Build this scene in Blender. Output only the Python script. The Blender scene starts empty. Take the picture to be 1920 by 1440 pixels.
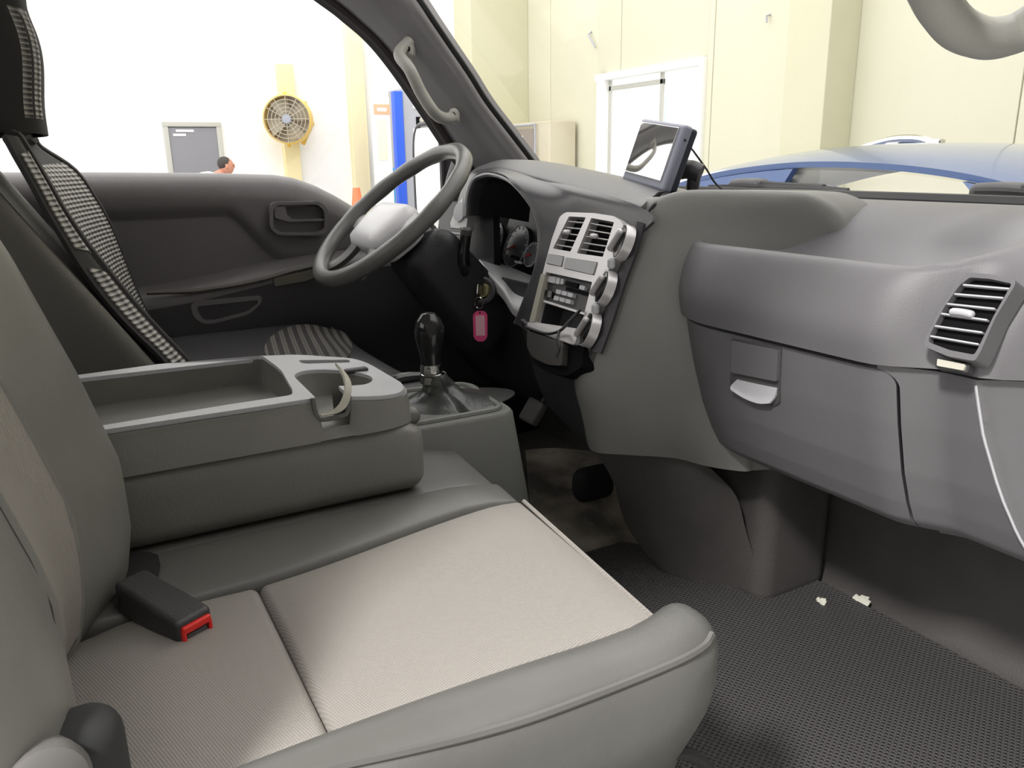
import bpy, bmesh, math, random
from mathutils import Vector, Matrix
from mathutils.geometry import tessellate_polygon
random.seed(7)
scene = bpy.context.scene
COL = scene.collection

# ------------------------------------------------------------------ camera
F = 1500.0
CAM = Vector((1.05, 0.0, 1.42))
_a, _p, _r = math.radians(28.9), math.radians(15.6), math.radians(-0.86)
_fh = Vector((-math.cos(_a), math.sin(_a), 0)); _r0 = Vector((math.sin(_a), math.cos(_a), 0)); _z = Vector((0, 0, 1))
FW = _fh*math.cos(_p) - _z*math.sin(_p); _u0 = _fh*math.sin(_p) + _z*math.cos(_p)
RT = _r0*math.cos(_r) + _u0*math.sin(_r); UP = -_r0*math.sin(_r) + _u0*math.cos(_r)
cd = bpy.data.cameras.new('camera'); cam = bpy.data.objects.new('camera', cd); COL.objects.link(cam)
cd.sensor_width = 36; cd.lens = F/1920*36; cd.clip_start = 0.02; cd.clip_end = 200
m = Matrix.Identity(4)
for i in range(3):
    m[i][0], m[i][1], m[i][2], m[i][3] = RT[i], UP[i], -FW[i], CAM[i]
cam.matrix_world = m
scene.camera = cam

# ------------------------------------------------------------------ light
w = bpy.data.worlds.new('world'); scene.world = w; w.use_nodes = True
w.node_tree.nodes['Background'].inputs['Color'].default_value = (1.0, 0.985, 0.96, 1)
w.node_tree.nodes['Background'].inputs['Strength'].default_value = 2.3
def area(name, loc, target, size, power, col=(1, 1, 1)):
    l = bpy.data.lights.new(name, 'AREA'); l.shape = 'RECTANGLE'; l.size, l.size_y = size; l.energy = power; l.color = col
    o = bpy.data.objects.new(name, l); COL.objects.link(o); o.location = loc
    o.rotation_euler = (Vector(target)-Vector(loc)).to_track_quat('-Z', 'Y').to_euler()
    return o
area('unseen_garage_light', (1.60, -1.76, 3.70), (0.45, 0.2, 1.0), (0.3, 0.4), 150, (1.0, 0.97, 0.95))  # unseen light behind right, inferred from the backrest shadow on the seat
area('unseen_garage_light', (-7.0, 1.5, 6.6), (-12, 1.5, 1.2), (3.0, 8.0), 90, (1.0, 0.98, 0.96))  # added unseen light that brightens the white left wall
vs = scene.view_settings
vs.view_transform = 'Standard'; vs.look = 'None'; vs.gamma = 1.0; vs.use_curve_mapping = False; vs.exposure = 0.2

# ------------------------------------------------------------------ pixel -> point on a real plane
def ray(x, y): return FW*F + RT*(x-960) + UP*(720-y)
def P(x, y, X=None, Y=None, Z=None):
    d = ray(x, y)
    if X is not None: t = (X-CAM.x)/d.x
    elif Y is not None: t = (Y-CAM.y)/d.y
    else: t = (Z-CAM.z)/d.z
    return CAM + d*t
def PL(x, y, p0, n):
    d = ray(x, y); return CAM + d*((Vector(p0)-CAM).dot(n)/d.dot(n))

# ------------------------------------------------------------------ materials
def mat(name, col, rough=0.6, bump=0.0, bscale=300.0, var=0.0, vscale=6.0, metal=0.0, spec=0.5, coat=0.0, col2=None, emit=None):
    M = bpy.data.materials.new(name); M.use_nodes = True
    nt = M.node_tree; N = nt.nodes; L = nt.links; b = N['Principled BSDF']
    b.inputs['Base Color'].default_value = (*col, 1); b.inputs['Roughness'].default_value = rough
    b.inputs['Metallic'].default_value = metal; b.inputs['Specular IOR Level'].default_value = spec
    b.inputs['Coat Weight'].default_value = coat; b.inputs['Coat Roughness'].default_value = 0.08
    tc = N.new('ShaderNodeTexCoord')
    if var > 0:
        nz = N.new('ShaderNodeTexNoise'); nz.inputs['Scale'].default_value = vscale; nz.inputs['Detail'].default_value = 5
        L.new(tc.outputs['Object'], nz.inputs['Vector'])
        mx = N.new('ShaderNodeMix'); mx.data_type = 'RGBA'
        c2 = col2 if col2 else tuple(max(0, c*(1-var)) for c in col)
        mx.inputs['A'].default_value = (*col, 1); mx.inputs['B'].default_value = (*c2, 1)
        rp = N.new('ShaderNodeMapRange'); rp.inputs['From Min'].default_value = 0.38; rp.inputs['From Max'].default_value = 0.66
        L.new(nz.outputs['Fac'], rp.inputs['Value']); L.new(rp.outputs['Result'], mx.inputs['Factor']); L.new(mx.outputs['Result'], b.inputs['Base Color'])
    if bump > 0:
        n2 = N.new('ShaderNodeTexNoise'); n2.inputs['Scale'].default_value = bscale; n2.inputs['Detail'].default_value = 3
        L.new(tc.outputs['Object'], n2.inputs['Vector'])
        bp = N.new('ShaderNodeBump'); bp.inputs['Strength'].default_value = bump; bp.inputs['Distance'].default_value = 0.002
        L.new(n2.outputs['Fac'], bp.inputs['Height']); L.new(bp.outputs['Normal'], b.inputs['Normal'])
    if emit:
        b.inputs['Emission Color'].default_value = (*col, 1); b.inputs['Emission Strength'].default_value = emit
    return M
def nodes_of(M): return M.node_tree.nodes, M.node_tree.links, M.node_tree.nodes['Principled BSDF']
def mathn(N, L, op, a, b=None, c=None):
    n = N.new('ShaderNodeMath'); n.operation = op
    for i, v in enumerate((a, b, c)):
        if v is None: continue
        if isinstance(v, (int, float)): n.inputs[i].default_value = v
        else: L.new(v, n.inputs[i])
    return n.outputs[0]
def pattern_mat(name, col, col2, rough, freq, kind, bump=0.4, dist=0.002, rot=0.0, spec=0.5, axes=(0, 1)):
    """woven / studded relief: two crossed sine waves in object space"""
    M = mat(name, col, rough, spec=spec); N, L, b = nodes_of(M)
    tc = N.new('ShaderNodeTexCoord'); mp = N.new('ShaderNodeMapping'); mp.inputs['Rotation'].default_value = (0, 0, rot)
    L.new(tc.outputs['Object'], mp.inputs['Vector'])
    sp = N.new('ShaderNodeSeparateXYZ'); L.new(mp.outputs['Vector'], sp.inputs[0])
    a = mathn(N, L, 'SINE', mathn(N, L, 'MULTIPLY', sp.outputs[axes[0]], freq)); c = mathn(N, L, 'SINE', mathn(N, L, 'MULTIPLY', sp.outputs[axes[1]], freq))
    if kind == 'weave': h = mathn(N, L, 'MULTIPLY', a, c)
    elif kind == 'ribs': h = mathn(N, L, 'ADD', mathn(N, L, 'MULTIPLY', a, 0.8), mathn(N, L, 'MULTIPLY', c, 0.2))
    elif kind == 'beads':
        q = mathn(N, L, 'MULTIPLY', sp.outputs[0], freq*0.26); z_ = mathn(N, L, 'MULTIPLY', sp.outputs[2], freq*0.8)
        h = mathn(N, L, 'MULTIPLY', mathn(N, L, 'SINE', mathn(N, L, 'ADD', q, z_)), mathn(N, L, 'SINE', mathn(N, L, 'SUBTRACT', q, z_)))
    else: h = mathn(N, L, 'MAXIMUM', mathn(N, L, 'MULTIPLY', a, c), 0.0)
    f = mathn(N, L, 'MULTIPLY_ADD', h, 0.5, 0.5)
    mx = N.new('ShaderNodeMix'); mx.data_type = 'RGBA'; mx.inputs['A'].default_value = (*col, 1); mx.inputs['B'].default_value = (*col2, 1)
    L.new(f, mx.inputs['Factor']); L.new(mx.outputs['Result'], b.inputs['Base Color'])
    bp = N.new('ShaderNodeBump'); bp.inputs['Strength'].default_value = bump; bp.inputs['Distance'].default_value = dist
    L.new(h, bp.inputs['Height']); L.new(bp.outputs['Normal'], b.inputs['Normal'])
    return M
def glass_mat(name, refl=0.06, tint=(1, 1, 1)):
    M = bpy.data.materials.new(name); M.use_nodes = True; N = M.node_tree.nodes; L = M.node_tree.links
    N.remove(N['Principled BSDF']); out = N['Material Output']
    t = N.new('ShaderNodeBsdfTransparent'); t.inputs[0].default_value = (*tint, 1)
    g = N.new('ShaderNodeBsdfGlossy'); g.inputs['Roughness'].default_value = 0.0
    mx = N.new('ShaderNodeMixShader'); mx.inputs[0].default_value = refl
    L.new(t.outputs[0], mx.inputs[1]); L.new(g.outputs[0], mx.inputs[2]); L.new(mx.outputs[0], out.inputs[0])
    return M

M_vinyl = mat('grey_vinyl', (0.21, 0.208, 0.188), 0.42, 0.25, 350, 0.12, 9)
M_vinyl_l = mat('seat_vinyl', (0.128, 0.126, 0.117), 0.42, 0.12, 300, 0.12, 12)
M_perf = pattern_mat('perforated_vinyl', (0.35, 0.325, 0.296), (0.23, 0.213, 0.193), 0.42, 2300, 'weave', 0.3, 0.0010, 0.5)
M_dash = mat('dash_plastic', (0.136, 0.132, 0.139), 0.5, 0.15, 700, 0.08, 4)
M_dash_g = mat('dash_plastic_tinted', (0.195, 0.194, 0.182), 0.5, 0.2, 600, 0.08, 4)  # same plastic as the dash; flank's greenish light put into the colour
M_dark = mat('dark_plastic', (0.04, 0.038, 0.041), 0.42, 0.2, 500)
M_dark2 = mat('dark_trim', (0.075, 0.072, 0.074), 0.5, 0.25, 500, 0.1, 6)
M_back = mat('backrest_vinyl', (0.19, 0.187, 0.172), 0.42, 0.12, 300, 0.12, 12)
M_fascia = mat('driver_fascia_plastic', (0.055, 0.053, 0.057), 0.33, 0.15, 500)
M_knee = mat('knee_plastic', (0.022, 0.021, 0.023), 0.5, 0.2, 500)
M_gear = mat('gear_console_plastic', (0.17, 0.173, 0.16), 0.5, 0.3, 600, 0.08, 4)
M_black = mat('black_void', (0.006, 0.006, 0.007), 0.8, spec=0.1)
M_gloss = mat('black_gloss', (0.012, 0.012, 0.013), 0.15)
M_silver = mat('silver_paint', (0.60, 0.58, 0.585), 0.32, metal=0.35)
M_lgrey = mat('light_grey_plastic', (0.47, 0.47, 0.49), 0.4, 0.2, 500)
M_pillar = mat('pillar_trim', (0.26, 0.25, 0.26), 0.6, 0.2, 500)
M_handle = mat('grab_handle_plastic', (0.38, 0.375, 0.34), 0.45, 0.15, 600)
M_rubber = mat('rubber', (0.02, 0.02, 0.021), 0.75)
M_seal = mat('door_seal_fabric', (0.05, 0.04, 0.042), 0.8)
M_door = mat('door_trim_plastic', (0.165, 0.154, 0.158), 0.38, 0.3, 600, 0.1, 5)
M_beige = mat('cream_plastic', (0.55, 0.53, 0.45), 0.5, 0.1, 400, 0.12, 20)
M_strip = mat('worn_trim_strip', (0.34, 0.33, 0.27), 0.4)
M_wheel = mat('wheel_leather', (0.15, 0.149, 0.143), 0.25, 0.3, 600)
M_wheel_l = mat('wheel_hub_plastic', (0.80, 0.79, 0.81), 0.3, 0.2, 600)
M_chrome = mat('chrome', (0.6, 0.6, 0.58), 0.15, metal=1.0)
M_pink = mat('pink_plastic', (0.88, 0.10, 0.28), 0.35)
M_pinkpaper = mat('pink_paper', (0.95, 0.52, 0.62), 0.6)
M_red = mat('red_plastic', (0.75, 0.025, 0.02), 0.35)
M_carpet = mat('dusty_carpet', (0.10, 0.09, 0.08), 0.9, 0.8, 900, 1.0, 7.0, col2=(0.50, 0.45, 0.37))
M_floor_dark = mat('floor_liner', (0.085, 0.079, 0.076), 0.7, 0.5, 400, 0.3, 6)
M_mat = pattern_mat('studded_rubber_mat', (0.115, 0.11, 0.11), (0.04, 0.039, 0.039), 0.5, 700, 'dots', 0.8, 0.003, 0.3)
M_leather = mat('boot_leather', (0.04, 0.042, 0.039), 0.35, 0.4, 120)
M_mesh = pattern_mat('woven_beads', (0.012, 0.011, 0.011), (0.62, 0.59, 0.55), 0.5, 560, 'beads', 0.9, 0.004)
M_mesh_cush = mat('chain_fabric', (0.035, 0.033, 0.03), 0.8)
M_cloth_black = mat('black_ribbon', (0.018, 0.016, 0.017), 0.75)
M_cover_vinyl = mat('driver_seat_vinyl', (0.085, 0.079, 0.071), 0.45, 0.25, 400)
M_glass = glass_mat('clear_glass', 0.035)
M_screen = mat('glossy_screen', (0.78, 0.77, 0.76), 0.04, metal=0.9, spec=1.0, coat=1.0)
M_mirror = mat('mirror_glass', (0.8, 0.8, 0.8), 0.03, metal=1.0)
M_navy = mat('monitor_case', (0.27, 0.28, 0.35), 0.35)
M_navy_d = mat('monitor_back', (0.025, 0.03, 0.045), 0.4)
M_blue = mat('blue_car_paint', (0.055, 0.10, 0.24), 0.25, coat=0.8)
M_white = mat('white_paint', (0.85, 0.85, 0.83), 0.6)
M_cream = mat('cream_wall_panel', (0.635, 0.617, 0.485), 0.7, 0, 30, 0.03, 0.6)
M_olive = mat('cream_column_paint', (0.58, 0.565, 0.41), 0.7)
M_wallw = mat('white_wall_paint', (0.88, 0.88, 0.87), 0.8)
M_concrete = mat('garage_floor_paint', (0.45, 0.45, 0.43), 0.5, 0.1, 20, 0.15, 1.0)
M_metal_door = mat('grey_steel_door', (0.22, 0.22, 0.245), 0.5)
M_frame_d = mat('door_frame_grey', (0.46, 0.46, 0.42), 0.5)
M_yellow = mat('yellow_metal', (0.80, 0.52, 0.08), 0.4)
M_grille = mat('fan_grille', (0.42, 0.38, 0.30), 0.5)
M_bluebox = mat('blue_enamel', (0.03, 0.12, 0.75), 0.4)
M_greybox = mat('grey_enamel', (0.40, 0.41, 0.46), 0.4)
M_orange = mat('orange_red', (0.85, 0.22, 0.10), 0.5)
M_skin = mat('skin', (0.55, 0.25, 0.17), 0.5)
M_hair = mat('hair', (0.03, 0.022, 0.02), 0.6)
M_shirt = mat('white_shirt', (0.8, 0.8, 0.82), 0.8)
M_trous = mat('dark_trousers', (0.05, 0.05, 0.06), 0.8)
M_paper = mat('litter_paper', (0.65, 0.64, 0.55), 0.7)
M_blackwire = mat('black_wire', (0.012, 0.012, 0.012), 0.45)
M_dial = mat('dial_face', (0.10, 0.10, 0.115), 0.3)
M_dialring = mat('dial_marks', (0.55, 0.55, 0.58), 0.4)
M_btn = mat('grey_button', (0.36, 0.36, 0.37), 0.4)
M_btn_l = mat('pale_button', (0.5, 0.5, 0.52), 0.35)
M_tanbox = mat('tan_cabinet', (0.55, 0.50, 0.38), 0.5)
M_browndoor = mat('brown_cabinet_door', (0.28, 0.24, 0.21), 0.4)

# ------------------------------------------------------------------ object helpers
def origin_of(parent):
    o = Vector((0, 0, 0)); p = parent
    while p is not None:
        o += p.location; p = p.parent
    return o
def tag(o, label=None, cat=None, group=None, kind=None):
    if label: o['label'] = label
    if cat: o['category'] = cat
    if group: o['group'] = group
    if kind: o['kind'] = kind
    return o
def obj(name, verts, faces, material, parent=None, smooth=True, sharp=35, label=None):
    me = bpy.data.meshes.new(name)
    org = origin_of(parent)
    me.from_pydata([tuple(Vector(v)-org) for v in verts], [], faces)
    bm = bmesh.new(); bm.from_mesh(me); bmesh.ops.remove_doubles(bm, verts=bm.verts, dist=1e-6)
    bmesh.ops.recalc_face_normals(bm, faces=bm.faces); 
    if smooth:
        for f in bm.faces: f.smooth = True
        lim = math.radians(sharp)
        for e in bm.edges:
            if len(e.link_faces) == 2 and e.calc_face_angle(0) > lim: e.smooth = False
    bm.to_mesh(me); bm.free()
    me.materials.append(material)
    o = bpy.data.objects.new(name, me); COL.objects.link(o)
    if parent is not None: o.parent = parent
    if label: o['label'] = label
    return o
def thing(name, loc, label, cat, group=None, kind=None):
    o = bpy.data.objects.new(name, None); COL.objects.link(o); o.location = Vector(loc); o.empty_display_size = 0.05
    return tag(o, label, cat, group, kind)
class Mesh:
    def __init__(s): s.v = []; s.f = []
    def add(s, vf):
        n = len(s.v); s.v += list(vf[0]); s.f += [tuple(i+n for i in f) for f in vf[1]]; return s
    def build(s, name, material, parent=None, **k): return obj(name, s.v, s.f, material, parent, **k)

# ------------------------------------------------------------------ shape helpers (all return verts, faces)
def catmull(pts, n, closed=False):
    pts = [Vector(p) for p in pts]; out = []; N = len(pts); segs = N if closed else N-1
    for i in range(segs):
        if closed: p0, p1, p2, p3 = pts[(i-1) % N], pts[i], pts[(i+1) % N], pts[(i+2) % N]
        else:
            p1, p2 = pts[i], pts[i+1]
            p0 = pts[i-1] if i > 0 else p1*2-p2; p3 = pts[i+2] if i+2 < N else p2*2-p1
        for k in range(n):
            t = k/n
            out.append(0.5*((2*p1)+(p2-p0)*t+(2*p0-5*p1+4*p2-p3)*t*t+(3*p1-p0-3*p2+p3)*t**3))
    if not closed: out.append(pts[-1])
    return out
def refine(grid, nu, nv):
    rows = [catmull(r, nv) for r in grid]
    cols = [catmull([r[j] for r in rows], nu) for j in range(len(rows[0]))]
    return [[cols[j][i] for j in range(len(cols))] for i in range(len(cols[0]))]
def slab(grid, thick=0.004, flip=False):
    """grid of points -> closed slab, thickened against the surface normal"""
    R, Cn = len(grid), len(grid[0])
    def nrm(i, j):
        a = grid[min(i+1, R-1)][j]-grid[max(i-1, 0)][j]; b = grid[i][min(j+1, Cn-1)]-grid[i][max(j-1, 0)]
        n = a.cross(b)
        if n.length < 1e-12: return Vector((0, 0, 0))
        n.normalize(); return -n if flip else n
    v = [grid[i][j] for i in range(R) for j in range(Cn)] + [grid[i][j]-nrm(i, j)*thick for i in range(R) for j in range(Cn)]
    f = []; o = R*Cn
    for i in range(R-1):
        for j in range(Cn-1):
            a, b, c, d = i*Cn+j, i*Cn+j+1, (i+1)*Cn+j+1, (i+1)*Cn+j
            f += [(a, b, c, d), (o+d, o+c, o+b, o+a)]
    for i in range(R-1):
        for j in (0, Cn-1):
            a, d = i*Cn+j, (i+1)*Cn+j; f.append((a, d, o+d, o+a))
    for j in range(Cn-1):
        for i in (0, R-1):
            a, b = i*Cn+j, i*Cn+j+1; f.append((a, b, o+b, o+a))
    return v, f
def tube(pts, r, res=10, closed=False, caps=True, flat=None):
    """r: number or list; flat=(axis, factor) squashes the section along a world axis"""
    pts = [Vector(p) for p in pts]; n = len(pts)
    rs = r if isinstance(r, (list, tuple)) else [r]*n
    v, f = [], []; prev = None
    for i in range(n):
        if closed: t = pts[(i+1) % n]-pts[(i-1) % n]
        else: t = pts[min(i+1, n-1)]-pts[max(i-1, 0)]
        t.normalize()
        if prev is None:
            a = Vector((0, 0, 1)) if abs(t.z) < 0.9 else Vector((1, 0, 0)); u = t.cross(a).normalized()
        else: u = (prev-t*prev.dot(t)).normalized()
        prev = u; w_ = t.cross(u)
        for k in range(res):
            an = 2*math.pi*k/res; off = (u*math.cos(an)+w_*math.sin(an))*rs[i]
            if flat: off -= Vector(flat[0])*off.dot(Vector(flat[0]))*(1-flat[1])
            v.append(pts[i]+off)
    m_ = n if closed else n-1
    for i in range(m_):
        for k in range(res):
            a, b = i*res+k, i*res+(k+1) % res; c, d = ((i+1) % n)*res+(k+1) % res, ((i+1) % n)*res+k
            f.append((a, b, c, d))
    if caps and not closed:
        f.append(tuple(range(res))[::-1]); f.append(tuple((n-1)*res+k for k in range(res)))
    return v, f
def rboxd(c, s, r, n=(10, 10, 6), fn=None, rot=None):
    """dense rounded box: centre, full size, corner radius, cells per axis, optional displacement and rotation"""
    c = Vector(c); h = Vector(s)/2; r = min(r, h.x*0.999, h.y*0.999, h.z*0.999); inn = h-Vector((r, r, r)); v, f = [], []
    def coords(half, nn):
        inner = half-r; k = 3
        a = [-half + r*(1-math.cos(math.pi/2*i/k)) if False else -half + r*i/k for i in range(k)]
        b = [-inner+2*inner*i/nn for i in range(nn+1)]
        return a+b+[-x for x in a[::-1]]
    ax = [coords(h[i], n[i]) for i in range(3)]
    def put(p):
        q = Vector([max(-inn[i], min(inn[i], p[i])) for i in range(3)]); d = p-q
        if d.length > 1e-9:
            # equal-angle spread over the rounded edge
            d2 = Vector([math.tan(max(-1, min(1, d[i]/r))*math.pi/4) for i in range(3)]); d = d2.normalized()*r
        o = q+d
        o2 = fn(o.copy()) if fn else o
        if rot is not None: o2 = rot @ o2
        v.append(c+o2); return len(v)-1
    for axis in range(3):
        u, w_ = (axis+1) % 3, (axis+2) % 3
        for sgn in (-1, 1):
            idx = []
            for a in ax[u]:
                row = []
                for b in ax[w_]:
                    p = Vector((0, 0, 0)); p[axis] = sgn*h[axis]; p[u] = a; p[w_] = b; row.append(put(p))
                idx.append(row)
            for i in range(len(ax[u])-1):
                for j in range(len(ax[w_])-1):
                    q = (idx[i][j], idx[i+1][j], idx[i+1][j+1], idx[i][j+1]); f.append(q if sgn > 0 else q[::-1])
    return v, f
def rbox(c, s, r=0.004, rot=None): return rboxd(c, s, r, (1, 1, 1), None, rot)
def box(c, s, rot=None):
    c = Vector(c); h = Vector(s)/2; v = []
    for x in (-1, 1):
        for y in (-1, 1):
            for z in (-1, 1):
                p = Vector((x*h.x, y*h.y, z*h.z)); v.append(c+(rot @ p if rot is not None else p))
    return v, [(0, 1, 3, 2), (4, 6, 7, 5), (0, 4, 5, 1), (2, 3, 7, 6), (0, 2, 6, 4), (1, 5, 7, 3)]
def frame(n, up=(0, 0, 1)):
    n = Vector(n).normalized(); u = Vector(up).cross(n)
    if u.length < 1e-4: u = Vector((1, 0, 0)).cross(n)
    u.normalize(); return Matrix((u, n.cross(u), n)).transposed()      # columns: u, v, n
def lathe(prof, c, n, res=32, up=(0, 0, 1)):
    """prof: list of (radius, height along n)"""
    M = frame(n, up); c = Vector(c); v, f = [], []
    for r, h in prof:
        for k in range(res):
            a = 2*math.pi*k/res; v.append(c+M @ Vector((r*math.cos(a), r*math.sin(a), h)))
    for i in range(len(prof)-1):
        for k in range(res):
            a, b = i*res+k, i*res+(k+1) % res; f.append((a, b, b+res, a+res))
    if prof[0][0] > 1e-6: f.append(tuple(range(res))[::-1])
    if prof[-1][0] > 1e-6: f.append(tuple((len(prof)-1)*res+k for k in range(res)))
    return v, f
def rnd(poly, r, seg=5):
    """round the corners of a 2-d polygon"""
    out = []; n = len(poly)
    for i in range(n):
        a, b, c = Vector(poly[i-1]), Vector(poly[i]), Vector(poly[(i+1) % n])
        d1 = (a-b); d2 = (c-b); k = min(r, d1.length*0.48, d2.length*0.48)
        p = b+d1.normalized()*k; q = b+d2.normalized()*k
        for s in range(seg+1):
            t = s/seg; out.append((p*(1-t)**2+b*2*t*(1-t)+q*t*t)[:])
    return out
def plate(outer, holes, n, h1, h0, bev=0.0):
    """outer / holes: lists of 3-d points in one plane; a slab from h0 to h1 along n with through-holes"""
    n = Vector(n).normalized(); M = frame(n); Mi = M.transposed()
    loops = [[Vector(p) for p in outer]]+[[Vector(p) for p in h] for h in holes]
    flat = [[Vector(((Mi @ p).x, (Mi @ p).y, 0)) for p in l] for l in loops]
    tri = tessellate_polygon(flat); pts = [p for l in loops for p in l]; N = len(pts)
    v = [p+n*h1 for p in pts]+[p+n*h0 for p in pts]
    f = [tuple(t) for t in tri]+[tuple(i+N for i in t)[::-1] for t in tri]
    o = 0
    for l in loops:
        k = len(l)
        for i in range(k): a, b = o+i, o+(i+1) % k; f.append((a, b, b+N, a+N))
        o += k
    return v, f
def sst(a, b, x):
    t = max(0.0, min(1.0, (x-a)/(b-a))); return t*t*(3-2*t)
def interp(tab, x):
    if x <= tab[0][0]: return tab[0][1]
    for (a, va), (b, vb) in zip(tab, tab[1:]):
        if x <= b: return va+(vb-va)*(x-a)/(b-a)
    return tab[-1][1]
def V(*a): return Vector(a)
# ================================================================== THE GARAGE AROUND THE TRUCK
WY, WX = 7.5, -12.4
fl = obj('floor', *slab([[V(-14, -9, 0), V(8, -9, 0)], [V(-14, 9.5, 0), V(8, 9.5, 0)]], 0.1), M_concrete, smooth=False)
tag(fl, 'grey painted concrete floor of the garage hall', 'floor', kind='structure')

wr = obj('wall_right_blocker', *box((4.6, 2.5, 3.4), (0.2, 13, 6.8)), mat('dark_blocker_wall', (0.14, 0.135, 0.13), 0.8), smooth=False)  # added out of view to block low light from the right
tag(wr, 'unseen dark grey garage wall added to cut light from the right', 'wall', kind='structure')
# front wall: insulated panels side by side, a window cut into them
wf = thing('wall_front', (0, WY, 0), 'cream panelled garage wall ahead of the windscreen', 'wall', kind='structure')
wx0, wx1 = P(1120, 200, Y=WY).x, P(1322, 200, Y=WY).x
wz1 = P(1220, 124, Y=WY).z; wz0 = 0.95
step = abs(P(1165, 60, Y=WY).x-P(1340, 60, Y=WY).x)
x = P(1165, 60, Y=WY).x-step*3
while x < 8:
    a, b = x+0.006, x+step-0.006
    def seg(x_0, x_1, z0, z1):
        if x_1-x_0 > 0.02: obj('wall_panel', *rbox(((x_0+x_1)/2, WY+0.06, (z0+z1)/2), (x_1-x_0, 0.12, z1-z0), 0.008), M_cream, wf)
    if b <= wx0 or a >= wx1: seg(a, b, 0, 7)
    else:
        seg(a, min(b, wx0), 0, 7); seg(max(a, wx1), b, 0, 7)
        seg(max(a, wx0), min(b, wx1), wz1, 7); seg(max(a, wx0), min(b, wx1), 0, wz0)
    x += step
# window in that wall
w1 = thing('window_1', ((wx0+wx1)/2, WY, wz0), 'white framed sliding window in the cream garage wall', 'window', kind='structure')
fr = Mesh()
T = 0.10
for c, s in ((((wx0+wx1)/2, WY+0.02, wz1-T/2), (wx1-wx0-0.004, 0.17, T)), (((wx0+wx1)/2, WY+0.02, wz0+T/2), (wx1-wx0-0.004, 0.17, T)),
             ((wx0+T/2+0.1, WY+0.02, (wz0+wz1)/2), (T+0.1, 0.16, wz1-wz0)), ((wx1-T/2, WY+0.02, (wz0+wz1)/2), (T, 0.16, wz1-wz0))):
    fr.add(rbox(c, s, 0.012))
fr.build('window_frame', M_white, w1)
sx0, sx1, sz0, sz1 = wx0+T+0.13, wx1-T, wz0+T, wz1-T
mid = (sx0+sx1)/2+0.2
for a, b, dy in ((sx0, mid+0.04, 0.05), (mid-0.04, sx1, 0.085)):
    s = Mesh(); t = 0.07
    s.add(rbox(((a+b)/2, WY+dy, sz1-t/2-0.08), (b-a, 0.03, t), 0.005)); s.add(rbox(((a+b)/2, WY+dy, sz0+t/2), (b-a, 0.03, t), 0.005))
    s.add(rbox((a+t/2, WY+dy, (sz0+sz1)/2), (t, 0.03, sz1-sz0), 0.005)); s.add(rbox((b-t/2, WY+dy, (sz0+sz1)/2), (t, 0.03, sz1-sz0), 0.005))
    so = s.build('sash', M_frame_d if dy < 0.06 else M_white, w1)
    obj('pane', *box(((a+b)/2, WY+dy, (sz0+sz1)/2), (b-a-t, 0.006, sz1-sz0-t)), M_glass, so, smooth=False)
pole = obj('blue_pole', *tube([P(1243, 160, Y=WY+2.5), P(1243, 240, Y=WY+2.5)*1.0+V(0, 0, -1.5)], 0.06), mat('pale_blue_pole', (0.25, 0.62, 0.85), 0.5))
pole.location = (0, 0, 0)
tag(pole, 'pale blue pole outside beyond the white framed window', 'pole')
# make it reach the ground outside
me = pole.data
for v in me.vertices:
    if v.co.z < 1.0: v.co.z = 0.0
    else: v.co.z = 4.2

# columns standing proud of the front wall
def column(n, xa, xb, depth, lab):
    o = obj('trim_%d' % n, *rbox(((xa+xb)/2, WY-depth/2, 3.5), (xb-xa, depth, 7), 0.012), M_olive)
    return tag(o, lab, 'column', kind='structure')
xr = P(1548, 150, Y=WY-0.45).x
column(1, xr-0.55, xr, 0.45, 'cream boxed wall column to the right of the garage window')
xr = P(885, 150, Y=WY-1.1).x
column(2, xr-1.6, xr, 1.1, 'cream boxed column in the corner behind the windscreen pillar')

# left wall
wl = obj('wall_left', *box((WX-0.1, 0.5, 3.5), (0.2, 19, 7)), M_wallw, smooth=False)
tag(wl, 'white painted garage wall seen through the driver window', 'wall', kind='structure')
def pil(n, pa, pb, top, lab, material):
    a, b = P(pa, 250, X=WX+0.15).y, P(pb, 250, X=WX+0.15).y
    z = P((pa+pb)/2, top, X=WX+0.15).z
    o = obj('trim_%d' % n, *rbox((WX+0.075, (a+b)/2, z/2), (0.15, b-a, z), 0.01), material)
    return tag(o, lab, 'column', kind='structure')
pil(3, 531, 560, 120, 'pale yellow steel post carrying the wall fan', mat('pale_yellow_paint', (0.80, 0.70, 0.40), 0.6))
pil(4, 660, 690, 40, 'pale yellow steel post beside the upper windscreen pillar', mat('paler_yellow_paint', (0.85, 0.76, 0.50), 0.6))

# steel door in the left wall
a, b = P(312, 250, X=WX+0.05).y, P(410, 250, X=WX+0.05).y; zt = P(360, 231, X=WX+0.05).z
d2 = thing('door_2', (WX+0.05, (a+b)/2, 0), 'grey steel service door in the white garage wall', 'door', kind='structure')
s = Mesh(); t = 0.07
s.add(rbox((WX+0.03, a-t/2+0.03, zt/2), (0.1, t, zt), 0.008)); s.add(rbox((WX+0.03, b+t/2-0.03, zt/2), (0.1, t, zt), 0.008)); s.add(rbox((WX+0.03, (a+b)/2, zt-0.016), (0.112, b-a+t+0.02, t), 0.008))
s.build('door_frame', M_frame_d, d2)
obj('door_leaf', *rbox((WX+0.035, (a+b)/2, zt/2-0.03), (0.05, b-a-0.05, zt-0.07), 0.006), M_metal_door, d2)
for i, (y0, y1, z) in enumerate(((0.18, 0.52, -0.11), (0.12, 0.36, -0.17))):
    obj('sign_strip', *rbox((WX+0.065, a+(b-a)*(y0+y1)/2, zt+z), (0.01, (b-a)*(y1-y0), 0.035), 0.003), M_white, d2)
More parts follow.
